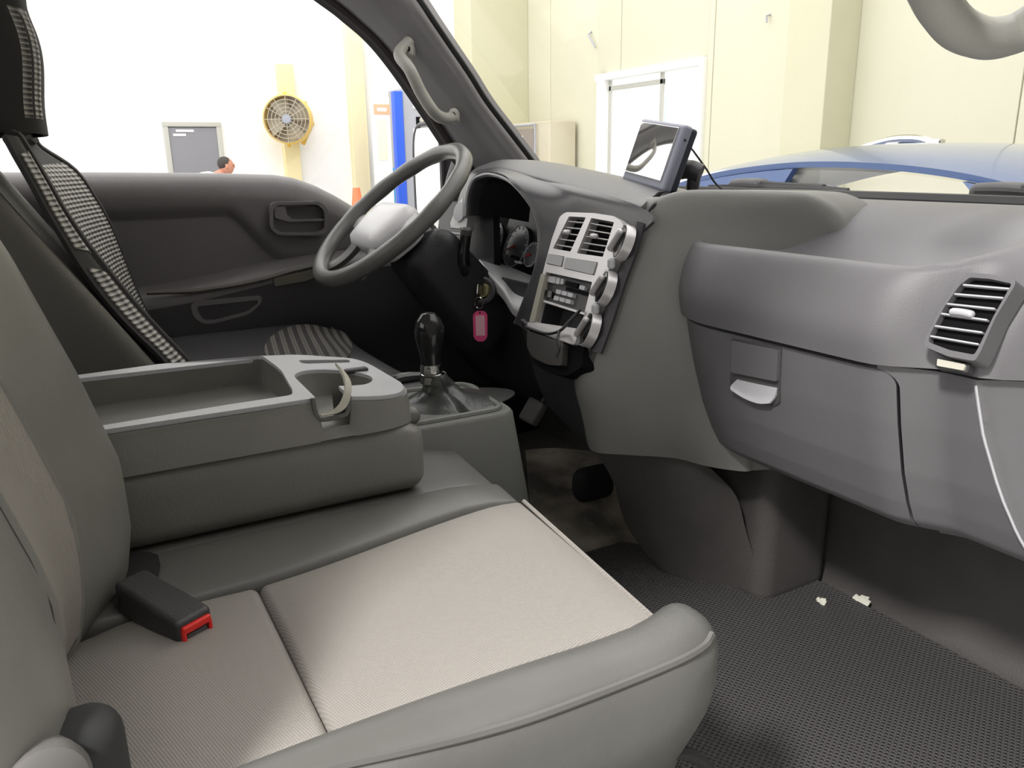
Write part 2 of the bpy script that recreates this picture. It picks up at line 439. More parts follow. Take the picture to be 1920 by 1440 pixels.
obj('door_lever', *tube([(WX+0.06, b-0.1, 1.0), (WX+0.1, b-0.1, 1.0), (WX+0.1, b-0.22, 1.0)], 0.012), M_chrome, d2)

# industrial fan on the post
fx = WX+0.55; fc = P(540, 224, X=fx); fr_ = abs(P(495, 224, X=fx).y-P(582, 224, X=fx).y)/2
ft = thing('wall_fan', fc, 'yellow drum wall fan with round wire grille on the pale yellow post', 'fan')
axis = V(1, -0.45, 0.0).normalized()
obj('drum', *lathe([(fr_, -0.16), (fr_*1.02, -0.15), (fr_*1.02, 0.10), (fr_*0.98, 0.11), (fr_*0.95, 0.10), (fr_*0.95, -0.14)], fc, axis, 40), M_yellow, ft)
obj('drum_back', *lathe([(0.001, -0.15), (fr_*0.95, -0.145), (fr_*0.95, -0.135), (0.001, -0.14)], fc, axis, 40), M_grille, ft)
g = Mesh()
Mx = frame(axis)
for k in range(1, 7):
    rr = fr_*0.96*k/6; g.add(tube([fc+Mx @ V(rr*math.cos(t*math.pi/16), rr*math.sin(t*math.pi/16), 0.115) for t in range(32)], 0.006, 5, True))
for k in range(12):
    an = k*math.pi/6; g.add(tube([fc+Mx @ V(0.05*math.cos(an), 0.05*math.sin(an), 0.12), fc+Mx @ V(fr_*0.98*math.cos(an), fr_*0.98*math.sin(an), 0.11)], 0.006, 5))
g.build('grille', M_grille, ft)
obj('hub', *lathe([(0.001, 0.14), (0.06, 0.135), (0.075, 0.11), (0.075, 0.05)], fc, axis, 20), mat('fan_hub', (0.3, 0.32, 0.38), 0.4), ft)
for k in range(4):
    an = k*math.pi/2+0.4
    e1 = Mx @ V(math.cos(an), math.sin(an), 0); e2 = Mx @ V(-math.sin(an), math.cos(an), 0)
    gr = [[fc+e1*r_+e2*(s_*0.10*(0.5+r_/fr_))+axis*(s_*0.05) for s_ in (-1, 0, 1)] for r_ in (0.06, fr_*0.5, fr_*0.88)]
    obj('blade', *slab(gr, 0.006), M_grille, ft)
obj('yoke', *tube([fc+V(-0.05, 0, -fr_*1.08), fc+V(-0.25, 0.02, -fr_*0.9), fc+V(-0.42, 0.03, 0), fc+V(-0.25, 0.02, fr_*0.9), fc+V(-0.05, 0, fr_*1.08)], 0.03), M_yellow, ft)
obj('motor_arm', *tube([fc+V(-0.4, 0.1, 0.02), fc+V(-0.15, 0.33, 0.25), fc+V(-0.1, 0.40, -0.05), fc+V(-0.3, 0.28, -0.35)], 0.035), M_yellow, ft)

# vending machine, leaflet stand, cone near the corner
vx = WX+1.3
va, vb = P(757, 250, X=vx).y, P(835, 250, X=vx).y; vz = P(800, 166, X=vx).z
vm = thing('vending_machine', (vx, (va+vb)/2, 0), 'grey drinks machine with blue side panel beside the windscreen pillar', 'vending machine')
obj('cabinet', *rbox((vx-0.3, (va+vb)/2, vz/2), (0.6, vb-va, vz), 0.02), M_greybox, vm)
obj('side_panel', *rbox((vx-0.04, va-0.07, vz/2-0.02), (0.14, 0.14, vz-0.06), 0.01), M_bluebox, vm)
def onx(xc, pa, pb, qa, qb, material, name, parent, th=0.02):
    A, B = P(pa, qa, X=xc), P(pb, qb, X=xc)
    return obj(name, *rbox((xc, (A.y+B.y)/2, (A.z+B.z)/2), (th, abs(A.y-B.y), abs(A.z-B.z)), 0.004), material, parent)
onx(vx+0.005, 774, 792, 184, 204, M_white, 'notice', vm)
onx(vx+0.005, 780, 804, 219, 236, M_black, 'slot', vm)
obj('coin_knob', *lathe([(0.001, 0.05), (0.05, 0.045), (0.06, 0.0)], P(793, 226, X=vx+0.02), (1, 0, 0), 16), M_beige, vm)
onx(vx+0.005, 782, 806, 240, 258, mat('pinkish_label', (0.6, 0.47, 0.42), 0.5), 'label_panel', vm)
sx = WX+1.75
sa, sb = P(698, 250, X=sx).y, P(732, 250, X=sx).y; sz = P(715, 182, X=sx).z
st = thing('poster_stand', (sx, (sa+sb)/2, 0), 'slim white poster stand with orange band beside the drinks machine', 'poster stand')
obj('board', *rbox((sx, (sa+sb)/2, sz/2+0.05), (0.05, sb-sa, sz-0.1), 0.01), M_white, st)
onx(sx+0.03, 700, 731, 195, 215, mat('pale_orange_print', (0.85, 0.42, 0.28), 0.6), 'band', st, 0.008)
onx(sx+0.035, 707, 725, 202, 209, M_white, 'caption', st, 0.008)
onx(sx+0.03, 705, 728, 222, 300, mat('cream_print', (0.85, 0.75, 0.6), 0.6), 'print_panel', st, 0.008)
obj('foot', *rbox((sx, (sa+sb)/2, 0.03), (0.4, sb-sa, 0.06), 0.01), M_greybox, st)
bx_ = WX+1.2; bb = P(719, 322, X=bx_)
bn = thing('blue_bin', (bx_, bb.y, 0), 'small blue bin under the poster stand seen past the steering wheel', 'bin')
obj('bin_body', *lathe([(0.05, 0.0), (0.065, bb.z-0.05), (0.07, bb.z)], (bx_+0.3, bb.y, 0), (0, 0, 1), 20), mat('sky_blue_plastic', (0.05, 0.35, 0.8), 0.4), bn)
obj('bin_lid', *lathe([(0.075, bb.z), (0.075, bb.z+0.03), (0.05, bb.z+0.06), (0.001, bb.z+0.07)], (bx_+0.3, bb.y, 0), (0, 0, 1), 20), mat('sky_blue_lid', (0.05, 0.35, 0.8), 0.4), bn)
cp = P(668, 352, X=-10.2)
cn = thing('traffic_cone', (cp.x, cp.y, 0), 'tall orange red traffic cone beyond the driver door', 'cone')
hz = cp.z
obj('cone_body', *lathe([(0.20, 0.04), (0.13, hz*0.4), (0.07, hz*0.85), (0.05, hz), (0.001, hz)], (cp.x, cp.y, 0), (0, 0, 1), 24), M_orange, cn)
obj('base_plate', *rbox((cp.x, cp.y, 0.02), (0.5, 0.5, 0.04), 0.01), M_rubber, cn)
obj('sleeve', *lathe([(0.118, hz*0.5), (0.093, hz*0.70), (0.0931, hz*0.7), (0.10, hz*0.5)], (cp.x, cp.y, 0), (0, 0, 1), 24), M_white, cn)

# electrical cabinet by the front wall
ey = WY-0.56
ea, eb = P(938, 260, Y=ey), P(1030, 226, Y=ey)
ec = thing('electrical_cabinet', ((ea.x+eb.x)/2, WY, 0), 'tan electrical cabinet with open brown door right of the windscreen pillar', 'cabinet')
obj('cabinet_body', *rbox(((ea.x+eb.x)/2, ey+0.25, eb.z/2), (eb.x-ea.x, 0.5, eb.z), 0.02), M_tanbox, ec)
A, B = P(942, 240, Y=ey-0.02), P(1001, 233, Y=ey-0.02)
dd = obj('cabinet_door', *rbox(((A.x+B.x)/2, ey-0.02, A.z/2), (B.x-A.x, 0.04, A.z-0.1), 0.008), M_browndoor, ec)
A, B = P(958, 256, Y=ey-0.05), P(980, 268, Y=ey-0.05)
obj('label_plate', *rbox(((A.x+B.x)/2, ey-0.045, (A.z+B.z)/2), (B.x-A.x, 0.01, A.z-B.z), 0.003), M_white, dd)
A, B = P(962, 272, Y=ey-0.05), P(980, 284, Y=ey-0.05)
obj('red_plate', *rbox(((A.x+B.x)/2, ey-0.045, (A.z+B.z)/2), (B.x-A.x, 0.01, A.z-B.z), 0.003), mat('faded_red', (0.65, 0.3, 0.25), 0.6), dd)
A, B = P(942, 238, Y=ey-0.06), P(1003, 233, Y=ey-0.06)
obj('conduit', *tube([A, B, B+V(0, 0, -0.5)], 0.02), M_greybox, ec)
for px, py in ((1103, 65), (1437, 30)):
    c_ = P(px, py, Y=WY-0.06)
    h_ = obj('wall_hook', *tube([c_+V(0, 0.06, 0.05), c_, c_+V(0.08, 0, -0.08), c_+V(0.16, 0.02, -0.2)] if px < 1200 else [c_+V(0, 0.06, 0.02), c_, c_+V(0.01, 0, -0.07)], 0.012), M_greybox)
    tag(h_, 'small grey wire hook on the wall left above the window' if px < 1200 else 'short grey screw hook on the wall right above the window', 'hook')

# person bending near the steel door (seen above the door sill)
hp = P(424, 311, X=-10.6)
pe = thing('person', (hp.x, hp.y-0.25, 0), 'person with dark hair and white shirt bending near the grey steel door', 'person')
def skin_mesh(name, chains, material, parent, sub=2):
    vs_, es, rs = [], [], []
    for ch in chains:
        prev = None
        for item in ch:
            if isinstance(item, int): prev = item; continue
            p, r_ = item; vs_.append(Vector(p)); rs.append(r_)
            if prev is not None: es.append((prev, len(vs_)-1))
            prev = len(vs_)-1
    org = origin_of(parent)
    me = bpy.data.meshes.new(name); me.from_pydata([tuple(v-org) for v in vs_], es, [])
    o = bpy.data.objects.new(name, me); COL.objects.link(o); o.parent = parent
    sk = o.modifiers.new('skin', 'SKIN'); sk.use_smooth_shade = True
    for i, sv in enumerate(me.skin_vertices[0].data): sv.radius = (rs[i], rs[i]); sv.use_root = (i == 0)
    ss = o.modifiers.new('sub', 'SUBSURF'); ss.levels = ss.render_levels = sub
    me.materials.append(material); return o
hx, hy, hz = hp
neck = V(hx, hy-0.10, hz-0.12); pel = V(hx, hy-0.66, 0.98); chest = V(hx, hy-0.26, hz-0.17)
ch = [[(pel, 0.13), ((pel+chest)/2, 0.13), (chest, 0.14), (neck, 0.06), (neck+V(0, 0.06, 0.07), 0.055)]]
cnt = 5
legs = []
for sg in (1, -1):
    L1 = [(pel+V(sg*0.1, 0.02, -0.1), 0.085), (pel+V(sg*0.12, 0.04+sg*0.04, -0.47), 0.062), (pel+V(sg*0.12, -0.06+sg*0.06, -0.90), 0.042), (pel+V(sg*0.12, 0.06+sg*0.06, -0.945), 0.035)]
    ch.append([0]+L1); legs.append(L1); cnt += 4
for sg in (1, -1):
    el, wr = chest+V(sg*0.24, 0.10, -0.27), chest+V(sg*0.16, 0.28, -0.45)
    ch.append([2, (chest+V(sg*0.19, 0.02, 0.0), 0.055), (el, 0.04), (wr, 0.027), (wr+V(-sg*0.01, 0.05, -0.04), 0.028)]); hand = cnt+3; cnt += 4
    hp_ = wr+V(-sg*0.01, 0.05, -0.04)
    for k, ln in enumerate((0.07, 0.08, 0.075, 0.06)):
        b0 = hp_+V(sg*(0.024-0.016*k), 0.022, -0.012)
        ch.append([hand, (b0, 0.009), (b0+V(0, ln*0.5, -ln*0.35), 0.008), (b0+V(0, ln*0.7, -ln*0.85), 0.007)]); cnt += 3
    ch.append([hand-1, (wr+V(-sg*0.035, 0.02, -0.012), 0.010), (wr+V(-sg*0.05, 0.055, -0.03), 0.008)]); cnt += 2
body = skin_mesh('body', ch, M_skin, pe)
skin_mesh('trousers', [[(pel+V(0, 0.02, 0.0), 0.165)], [0]+[(p_, r_+0.02) for p_, r_ in legs[0][:3]], [0]+[(p_, r_+0.02) for p_, r_ in legs[1][:3]]], M_trous, pe)
for L1 in legs: obj('shoe', *rboxd(L1[3][0]+V(0, -0.02, 0.0), (0.10, 0.27, 0.085), 0.04, (3, 5, 3)), M_black, pe)
skin_mesh('shirt', [[((pel*0.97+chest*0.03), 0.185), ((pel+chest)/2, 0.195), (chest, 0.195), (chest*0.45+neck*0.55, 0.11)],
    [2, (chest+V(0.19, 0.02, 0.0), 0.08), (chest+V(0.235, 0.09, -0.22), 0.062)], [2, (chest+V(-0.19, 0.02, 0.0), 0.08), (chest+V(-0.235, 0.09, -0.22), 0.062)]], M_shirt, pe)
def headfn(p):
    p.y *= 1.12; p.z *= 1.2
    if p.z < 0: p.x *= 1+p.z*1.6; p.y -= p.z*0.1
    if p.y > 0.08 and abs(p.x) < 0.03 and abs(p.z+0.01) < 0.03: p.y += 0.02
    return p
hc = V(hx, hy, hz)
hd = obj('head', *rboxd(hc, (0.155, 0.165, 0.185), 0.076, (4, 4, 4), headfn), M_skin, pe)
obj('hair', *rboxd(hc+V(0, -0.02, 0.03), (0.168, 0.170, 0.165), 0.08, (4, 4, 4), lambda p: V(p.x, p.y*1.08, max(p.z, -0.06)*1.12 if p.y < 0.03 else max(p.z, 0.035)*1.12)), M_hair, pe)
for sg in (-1, 1):
    obj('ear', *rboxd(hc+V(sg*0.08, -0.005, -0.005), (0.02, 0.04, 0.06), 0.0098, (2, 2, 2)), M_skin, pe)
    obj('eye', *rboxd(hc+V(sg*0.032, 0.088, 0.0), (0.026, 0.014, 0.014), 0.0068, (1, 1, 1)), M_black, pe)

# blue car parked across the front of the truck
CY0, CY1 = 3.35, 4.95
car = thing('car', (P(1690, 300, Y=4.0).x, 4.1, 0), 'shiny blue car parked crosswise ahead of the windscreen', 'car')
prof = [P(px, py, Y=3.9) for px, py in ((1340, 347), (1400, 322), (1470, 303), (1540, 291), (1620, 282), (1690, 279), (1770, 280), (1860, 285), (1960, 297), (2060, 318), (2160, 350), (2230, 380))]
prof = [V(prof[0].x-0.5, 0, prof[0].z-0.28)]+prof
ridge = catmull([V(p.x, 0, p.z) for p in prof], 4)
ys = [CY0, CY0+0.05, CY0+0.16, CY0+0.4, 4.0, 4.3, CY1-0.3, CY1-0.1, CY1]
def roofz(z, y):
    k = abs(y-4.15)/0.8; return z-0.085*k**3
def wid(i): return 1.0
obj('roof', *slab([[V(p.x, y, roofz(p.z, y)) for y in ys] for p in ridge], 0.03, True), M_blue, car)
belt = 1.02
xa, xb = ridge[0].x, ridge[-1].x
obj('body', *rboxd(((xa+xb)/2, 4.15, 0.62), (xb-xa+1.9, 1.72, 0.78), 0.16, (12, 4, 3), lambda p: V(p.x, p.y, p.z-0.10*sst(0.7, 1.0, abs(p.x)/((xb-xa)/2+0.95)) if p.z > 0 else p.z)), M_blue, car)
def at_x(xx): return interp([(p.x, p.z) for p in ridge], xx)
x_a, x_c = P(1490, 340, Y=CY0).x, P(1810, 340, Y=CY0).x
for yy, nm in ((CY0+0.02, 'near'), (CY1-0.02, 'far')):
    if nm == 'far': x_a, x_c = x_a-1.15, x_c-1.0
    for (p0, p1, q0, q1) in ((xa, x_a, xa, x_a-0.25), (x_c, xb, x_c+0.3, xb)):
        n_ = 10
        top = [V(p0+(p1-p0)*i/n_, yy, roofz(at_x(p0+(p1-p0)*i/n_), yy)-0.01) for i in range(n_+1)]
        bot = [V(q0+(q1-q0)*i/n_, yy, min(belt, top[i].z-0.03)) for i in range(n_+1)]
        obj('window_pillar', *slab([top, bot], 0.04, nm == 'near'), M_blue, car)
    n_ = 12
    top = [V(x_a+(x_c-x_a)*i/n_, yy+0.01, roofz(at_x(x_a+(x_c-x_a)*i/n_), yy)-0.02) for i in range(n_+1)]
    bot = [V(x_a-0.25+(x_c-x_a+0.55)*i/n_, yy+0.01, belt) for i in range(n_+1)]
    obj('side_window', *slab([top, bot], 0.005), M_glass, car)
for xx in (xa-0.45, xb+0.35):
    for yy in (3.38, 4.92):
        wh = obj('wheel', *lathe([(0.12, -0.1), (0.30, -0.1), (0.32, -0.07), (0.32, 0.07), (0.30, 0.1), (0.12, 0.1)], (xx, yy, 0.32), (0, 1, 0), 28), M_rubber, car)
        obj('wheel_disc', *lathe([(0.001, -0.115), (0.18, -0.11), (0.20, -0.1), (0.2, 0.1), (0.18, 0.11), (0.001, 0.115)], (xx, yy, 0.32), (0, 1, 0), 20), M_chrome, wh)
rk = Mesh(); A, B = P(1606, 276, Y=4.2), P(1752, 276, Y=4.2)
A.z = at_x(A.x)+0.05; B.z = at_x(B.x)+0.05
rk.add(tube(catmull([A+V(0, 0, -0.03), A+V(0.1, 0, 0.0), (A+B)/2+V(0, 0, 0.015), B+V(-0.1, 0, 0), B+V(0, 0, -0.03)], 4), 0.024, 8))
for p in (A, (A+B)/2, B): rk.add(rbox(p+V(0, 0, -0.02), (0.09, 0.06, 0.04), 0.012))
rk.build('roof_rail', M_chrome, car)

# ================================================================== THE TRUCK CAB SHELL
tf = thing('floor_cab', (0, 0.6, 0.69), 'dark liner covering the truck cab floor and toe board', 'cab floor', kind='structure')
obj('floor_liner', *slab(refine([[V(-0.76, y, z), V(-0.3, y, z), V(0.1, y, z), V(0.68, y, z)] for y, z in ((-0.45, 0.69), (0.3, 0.69), (0.8, 0.69), (1.04, 0.69), (1.085, 0.71), (1.115, 0.80), (1.14, 0.95), (1.17, 1.12), (1.19, 1.34))], 3, 2), 0.02), M_floor_dark, tf)
# rocker / outer sill and lower front
obj('door_sill_step', *rbox((0.70, 0.45, 0.665), (0.06, 1.2, 0.05), 0.012), M_dark2, tf)
# roof and rear wall of the cab
ce = obj('ceiling', *slab(refine([[V(x_, y if y < 0.05 else y-(y-0.05)/0.57*(0.42*max(0, (abs(x_)-0.2)/0.5)**1.4), 1.93-0.05*abs(x_/0.7)**3-0.06*max(0, (y-0.2)/0.4)**2) for x_ in (-0.70, -0.4, 0, 0.4, 0.70)] for y in (-0.48, -0.1, 0.1, 0.3, 0.62)], 3, 3), 0.03), mat('headliner', (0.66, 0.65, 0.62), 0.9))
tag(ce, 'pale headliner under the cab roof', 'headliner', kind='structure')
rw = thing('wall_back', (0, -0.5, 0.7), 'rear wall of the cab behind the seats', 'cab wall', kind='structure')
hole = rnd([(-0.5, 1.45), (0.5, 1.45), (0.5, 1.80), (-0.5, 1.80)], 0.05)
outl = [(-0.76, 0.68), (0.74, 0.68), (0.74, 1.5), (0.68, 1.93), (-0.68, 1.93), (-0.76, 1.5)]
obj('back_panel', *plate([V(x_, -0.5, z) for x_, z in outl], [[V(x_, -0.5, z) for x_, z in hole]], (0, 1, 0), 0.01, -0.02), M_dark2, rw, smooth=False)
obj('rear_pane', *plate([V(x_, -0.5, z) for x_, z in hole], [], (0, 1, 0), 0.002, -0.003), M_glass, rw, smooth=False)
# B pillars
for sgn, lab in ((-1, 'dark rear door pillar on the driver side'), (1, 'dark rear door pillar on the passenger side')):
    o = obj('trim_%d' % (5 if sgn < 0 else 6), *slab(refine([[V(sgn*0.72, -0.5, z), V(sgn*(0.74-0.05*max(0, (z-1.4)/0.5)), -0.36, z)] for z in (0.68, 1.1, 1.5, 1.92)], 2, 1), 0.03), M_dark2)
    tag(o, lab, 'pillar', kind='structure')
kp = obj('trim_9', *slab([[V(-0.755, y, z) for y in (0.62, 0.9, 1.22)] for z in (0.68, 1.0, 1.20)], 0.02), M_knee, smooth=False)
tag(kp, 'dark kick panel beside the driver footwell', 'kick panel', kind='structure')
kp = obj('trim_10', *slab([[V(0.715, y, z) for y in (0.86, 1.0, 1.18)] for z in (0.68, 1.0, 1.33)], 0.02), M_floor_dark, smooth=False)
tag(kp, 'dark kick panel beside the passenger footwell', 'kick panel', kind='structure')
# windscreen
wsg = thing('window_2', (0, 1.1, 1.34), 'clear sloping windscreen of the truck cab', 'windscreen', kind='structure')
obj('windscreen_pane', *slab(refine([[V(x_*k, y-0.10*abs(x_)**2, z) for x_ in (-0.72, -0.4, 0, 0.4, 0.72)] for y, z, k in ((1.235, 1.335, 1.0), (1.02, 1.57, 0.95), (0.84, 1.75, 0.92), (0.68, 1.90, 0.9))], 4, 3), 0.004), M_glass, wsg)
# left windscreen pillar
Lp = [(-0.63, 0.18, 1.875), (-0.645, 0.38, 1.815)]+[P(px, py, X=X_)[:] for px, py, X_ in ((610, 0, -0.66), (655, 35, -0.665), (700, 75, -0.67), (745, 130, -0.68), (800, 210, -0.69), (860, 300, -0.70), (900, 343, -0.70), (925, 385, -0.70))]
Rp = [(-0.50, 0.40, 1.90), (-0.55, 0.58, 1.82)]+[P(px, py, X=X_)[:] for px, py, X_ in ((765, 0, -0.58), (797, 47, -0.59), (830, 95, -0.60), (868, 150, -0.61), (900, 200, -0.62), (945, 258, -0.63), (980, 303, -0.64), (1020, 355, -0.64))]
pl = thing('trim_7', (-0.7, 0.9, 1.35), 'dark grey windscreen pillar on the driver side', 'windscreen pillar', kind='structure')
grid = []
for a, b in zip(Lp, Rp):
    a, b = Vector(a), Vector(b); n_ = V(0.75, -0.6, 0.1)
    a = a+(b-a)*0.16
    grid.append([a+V(-0.06, 0.0, 0), a, a*0.75+b*0.25+n_*0.012, (a+b)/2+n_*0.018, a*0.25+b*0.75+n_*0.012, b, b+V(-0.03, 0.05, 0.02)])
obj('pillar_trim', *slab(refine(grid, 5, 3), 0.006, False), M_pillar, pl)
obj('door_seal', *tube(catmull([Vector(a)+V(-0.004, 0.004, 0.002) for a in Lp], 5), 0.010, 8), M_seal, pl)
obj('door_frame_seal', *tube(catmull([Vector(a)+V(-0.05, 0.012, 0.010) for a in Lp], 5), 0.014, 8), M_rubber, pl)
obj('glass_edge_band', *tube(catmull([Vector(b)+V(0.008, 0.014, 0.010) for b in Rp], 5), 0.006, 6), M_rubber, pl)
# right windscreen pillar, just outside the picture, carries the passenger grip
grid = [[V(-a.x, a.y, a.z) for a in r_] for r_ in grid]
pr = obj('trim_8', *slab(refine(grid, 4, 2), 0.006, True), M_pillar)
tag(pr, 'dark grey windscreen pillar on the passenger side', 'windscreen pillar', kind='structure')

# ---- grab handles
def grab(name, path, rad, feet, lab, inward):
    t = thing(name, path[0], lab, 'grab handle', 'grab handles on the windscreen pillars')
    pts = catmull(path, 7)
    obj('bar', *tube(pts, rad, 14), M_handle, t)
    for p, n_ in feet:
        ft_ = obj('mounting_foot', *rboxd(p, (rad*1.7, rad*2.5, rad*2.9), rad*0.8, (2, 2, 2), None, frame(n_)), M_handle, t)
        obj('screw_recess', *lathe([(0.001, 0), (rad*0.42, 0), (rad*0.42, 0.003), (rad*0.3, 0.0035), (0.001, 0.001)], Vector(p)+Vector(n_).normalized()*rad*1.42, n_, 14), M_black, ft_)
n_in = V(0.82, -0.55, 0.12)
A, B = P(768, 96, X=-0.612), P(852, 218, X=-0.625)
path = [A+V(0.0, 0.0, 0.018), A+n_in*0.022+V(0, -0.018, -0.012), P(768, 130, X=-0.56), P(790, 175, X=-0.556), P(815, 212, X=-0.558), B+n_in*0.03+V(0, -0.016, -0.01), B]
grab('pillar_grab_handle', path, 0.0125, ((A, n_in), (B, n_in)), 'grey grab handle screwed to the driver side windscreen pillar', 1)
hw = [P(px, py, X=X_) for px, py, X_ in ((1722, -75, 0.585), (1740, -30, 0.575), (1765, 18, 0.57), (1800, 55, 0.568), (1850, 72, 0.568), (1905, 62, 0.575), (1965, 25, 0.60))]
n_in = V(-0.82, -0.55, 0.12)
grab('pillar_grab_handle', hw, 0.0185, ((hw[0]+V(0.02, 0, 0.01), n_in), (hw[-1]+V(0.015, 0, 0), n_in)), 'pale grey grab handle curving in at the top right corner', -1)

# ---- driver door
dr = thing('door_1', (-0.74, 0.2, 0.75), 'dark grey driver door trim below the open window line', 'truck door', kind='structure')
zt_tab = [(a_, b_-0.011) for a_, b_ in ((-0.4, 1.416), (0.04, 1.409), (0.3, 1.402), (0.42, 1.396), (0.46, 1.389), (0.50, 1.374), (0.54, 1.353), (0.58, 1.328), (0.63, 1.29), (0.68, 1.25), (0.76, 1.19), (0.9, 1.10))]
Ys = [-0.4+1.3*i/170 for i in range(171)]
Zp = [i/150 for i in range(151)]
def door_x(y, z, zt):
    d = zt-z
    x_ = -0.765+0.05*(1-math.exp(-d/0.012))              # rolled top edge
    bz = 1.346-0.105*sst(0.30, 0.42, y)
    ins = sst(0, 0.030, bz-z)                             # recessed insert below the upper band
    x_ -= 0.012*ins
    arm = 1.182+0.050*sst(0.10, 0.55, y)                  # armrest shelf
    k = sst(0.0, 0.028, arm-z); x_ += 0.050*k*(1-0.6*sst(0.10, 0.30, arm-z))
    return x_
gd = []
for y in Ys:
    zt = interp(zt_tab, y); row = [V(-0.80, y, zt-0.012), V(-0.79, y, zt-0.001), V(-0.775, y, zt+0.001), V(-0.755, y, zt-0.001), V(-0.742, y, zt-0.006), V(-0.732, y, zt-0.014), V(-0.724, y, zt-0.024)]
    for t in Zp:
        z = zt-0.036-(zt-0.036-0.74)*t; row.append(V(door_x(y, z, zt), y, z))
    gd.append(row)
obj('trim_panel', *slab(gd, 0.012, False), M_door, dr, sharp=50)
obj('sill_highlight', *slab([[V(-0.786, y, interp(zt_tab, y)+0.0015), V(-0.77, y, interp(zt_tab, y)+0.003), V(-0.752, y, interp(zt_tab, y)+0.0005), V(-0.741, y, interp(zt_tab, y)-0.0055), V(-0.734, y, interp(zt_tab, y)-0.012)] for y in Ys[:138]], 0.002), mat('sill_highlight_plastic', (0.36, 0.35, 0.36), 0.35), dr)  # window-lit highlight along the door sill, painted as a light strip
obj('window_seal', *tube([V(-0.792, y, interp(zt_tab, y)+0.003) for y in Ys[::3]], 0.007, 6), M_rubber, dr)
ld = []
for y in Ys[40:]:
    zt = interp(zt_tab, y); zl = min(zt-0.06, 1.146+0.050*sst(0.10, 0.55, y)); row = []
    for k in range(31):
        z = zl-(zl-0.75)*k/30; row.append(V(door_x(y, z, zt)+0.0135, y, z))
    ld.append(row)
obj('lower_door_shade', *slab(ld, 0.003, False), M_dark, dr, sharp=50)  # shade on the door bottom, painted as a darker sheet over the trim
# door handle
def DP(px, py, X=-0.69): return P(px, py, X=X)
bez = rnd([(506, 379), (598, 377), (614, 392), (613, 432), (600, 441), (520, 441), (505, 428)], 14, 5)
inn = rnd([(512, 385), (594, 383), (607, 395), (607, 428), (596, 435), (523, 435), (511, 424)], 12, 5)
obj('handle_bezel', *plate([DP(*p) for p in bez], [[DP(*p) for p in inn]], (1, 0, 0), 0.006, -0.03), M_door, dr)
obj('handle_cup', *plate([DP(*p) for p in inn], [], (1, 0, 0), -0.022, -0.03), M_dark, dr)
lev = rnd([(514, 387), (534, 386), (537, 402), (548, 411), (606, 410), (606, 414), (540, 416), (514, 408)], 3, 3)
hl = obj('handle_lever', *plate([DP(*p) for p in lev], [], (1, 0, 0), 0.004, -0.018), M_door, dr)
lev2 = rnd([(537, 390), (600, 388), (606, 396), (606, 411), (548, 411), (538, 402)], 4, 3)
obj('lever_paddle', *plate([DP(*p) for p in lev2], [], (1, 0, 0), -0.008, -0.018), M_dark2, hl)
# pull cup under the armrest and switch patch on it
cup = rnd([(356, 570), (372, 563), (489, 553), (490, 566), (468, 588), (400, 606), (378, 606), (362, 594)], 12, 5)
cupi = rnd([(366, 574), (482, 562), (482, 568), (464, 583), (402, 599), (380, 599)], 8, 5)
obj('pull_cup_rim', *plate([P(x_, y_, X=-0.665) for x_, y_ in cup], [[P(x_, y_, X=-0.665) for x_, y_ in cupi]], (1, 0, 0), 0.006, -0.03), M_door, dr)
obj('pull_cup', *plate([P(x_, y_, X=-0.665) for x_, y_ in cupi], [], (1, 0, 0), -0.006, -0.03), mat('pull_cup_plastic', (0.085, 0.078, 0.068), 0.45), dr)
obj('switch_patch', *plate([P(x_, y_, X=-0.662) for x_, y_ in rnd([(512, 522), (590, 503), (596, 516), (575, 526), (514, 537)], 4, 3)], [], (1, 0, 0), 0.004, -0.02), mat('switch_plate', (0.14, 0.13, 0.10), 0.4), dr)
pth = [P(px, py, X=-0.664) for px, py in ((275, 549), (340, 547), (370, 545), (440, 535), (500, 522), (540, 510), (592, 497))]
obj('armrest_edge', *tube(catmull(pth, 4), 0.005, 6), mat('armrest_edge_plastic', (0.12, 0.11, 0.10), 0.35), dr)
# driver window pane in its channel
wg = obj('window_3', *slab([[V(-0.79, y, interp(zt_tab, y)-0.02), V(-0.775, y, (interp(zt_tab, y)+1.80)/2), V(-0.72, y, 1.86-0.9*max(0, y-0.25)**1.5)] for y in [-0.34+0.98*i/12 for i in range(13)]], 0.004), M_glass)
tag(wg, 'clear raised glass of the driver door window', 'window', kind='structure')

# ---- outside mirror beyond the pillar
mc = P(810, 276, X=-0.98)
mr = thing('side_mirror', mc+V(0.1, 0, -0.2), 'black outside mirror seen just above the steering wheel', 'mirror')
obj('mirror_housing', *rboxd(mc+V(0, 0.03, -0.09), (0.19, 0.08, 0.31), 0.038, (5, 2, 6), lambda p: V(p.x*(1-0.1*p.z/0.13), p.y, p.z)), M_dark, mr)
obj('mirror_rim', *tube([mc+V(0.090*math.copysign(abs(math.cos(t))**0.5, math.cos(t)), -0.014, -0.09+0.15*math.copysign(abs(math.sin(t))**0.5, math.sin(t))) for t in [k*math.pi/24 for k in range(48)]], 0.006, 6, True), M_dark, mr)
obj('mirror_glass', *rbox(mc+V(0, -0.0145, -0.09), (0.165, 0.006, 0.28), 0.002), M_mirror, mr)
obj('mirror_arm', *tube(catmull([mc+V(0.06, 0.04, 0.02), mc+V(0.13, 0.02, 0.0), mc+V(0.2, -0.05, -0.10), mc+V(0.2, -0.08, -0.25)], 4), 0.010, 8), M_dark, mr)
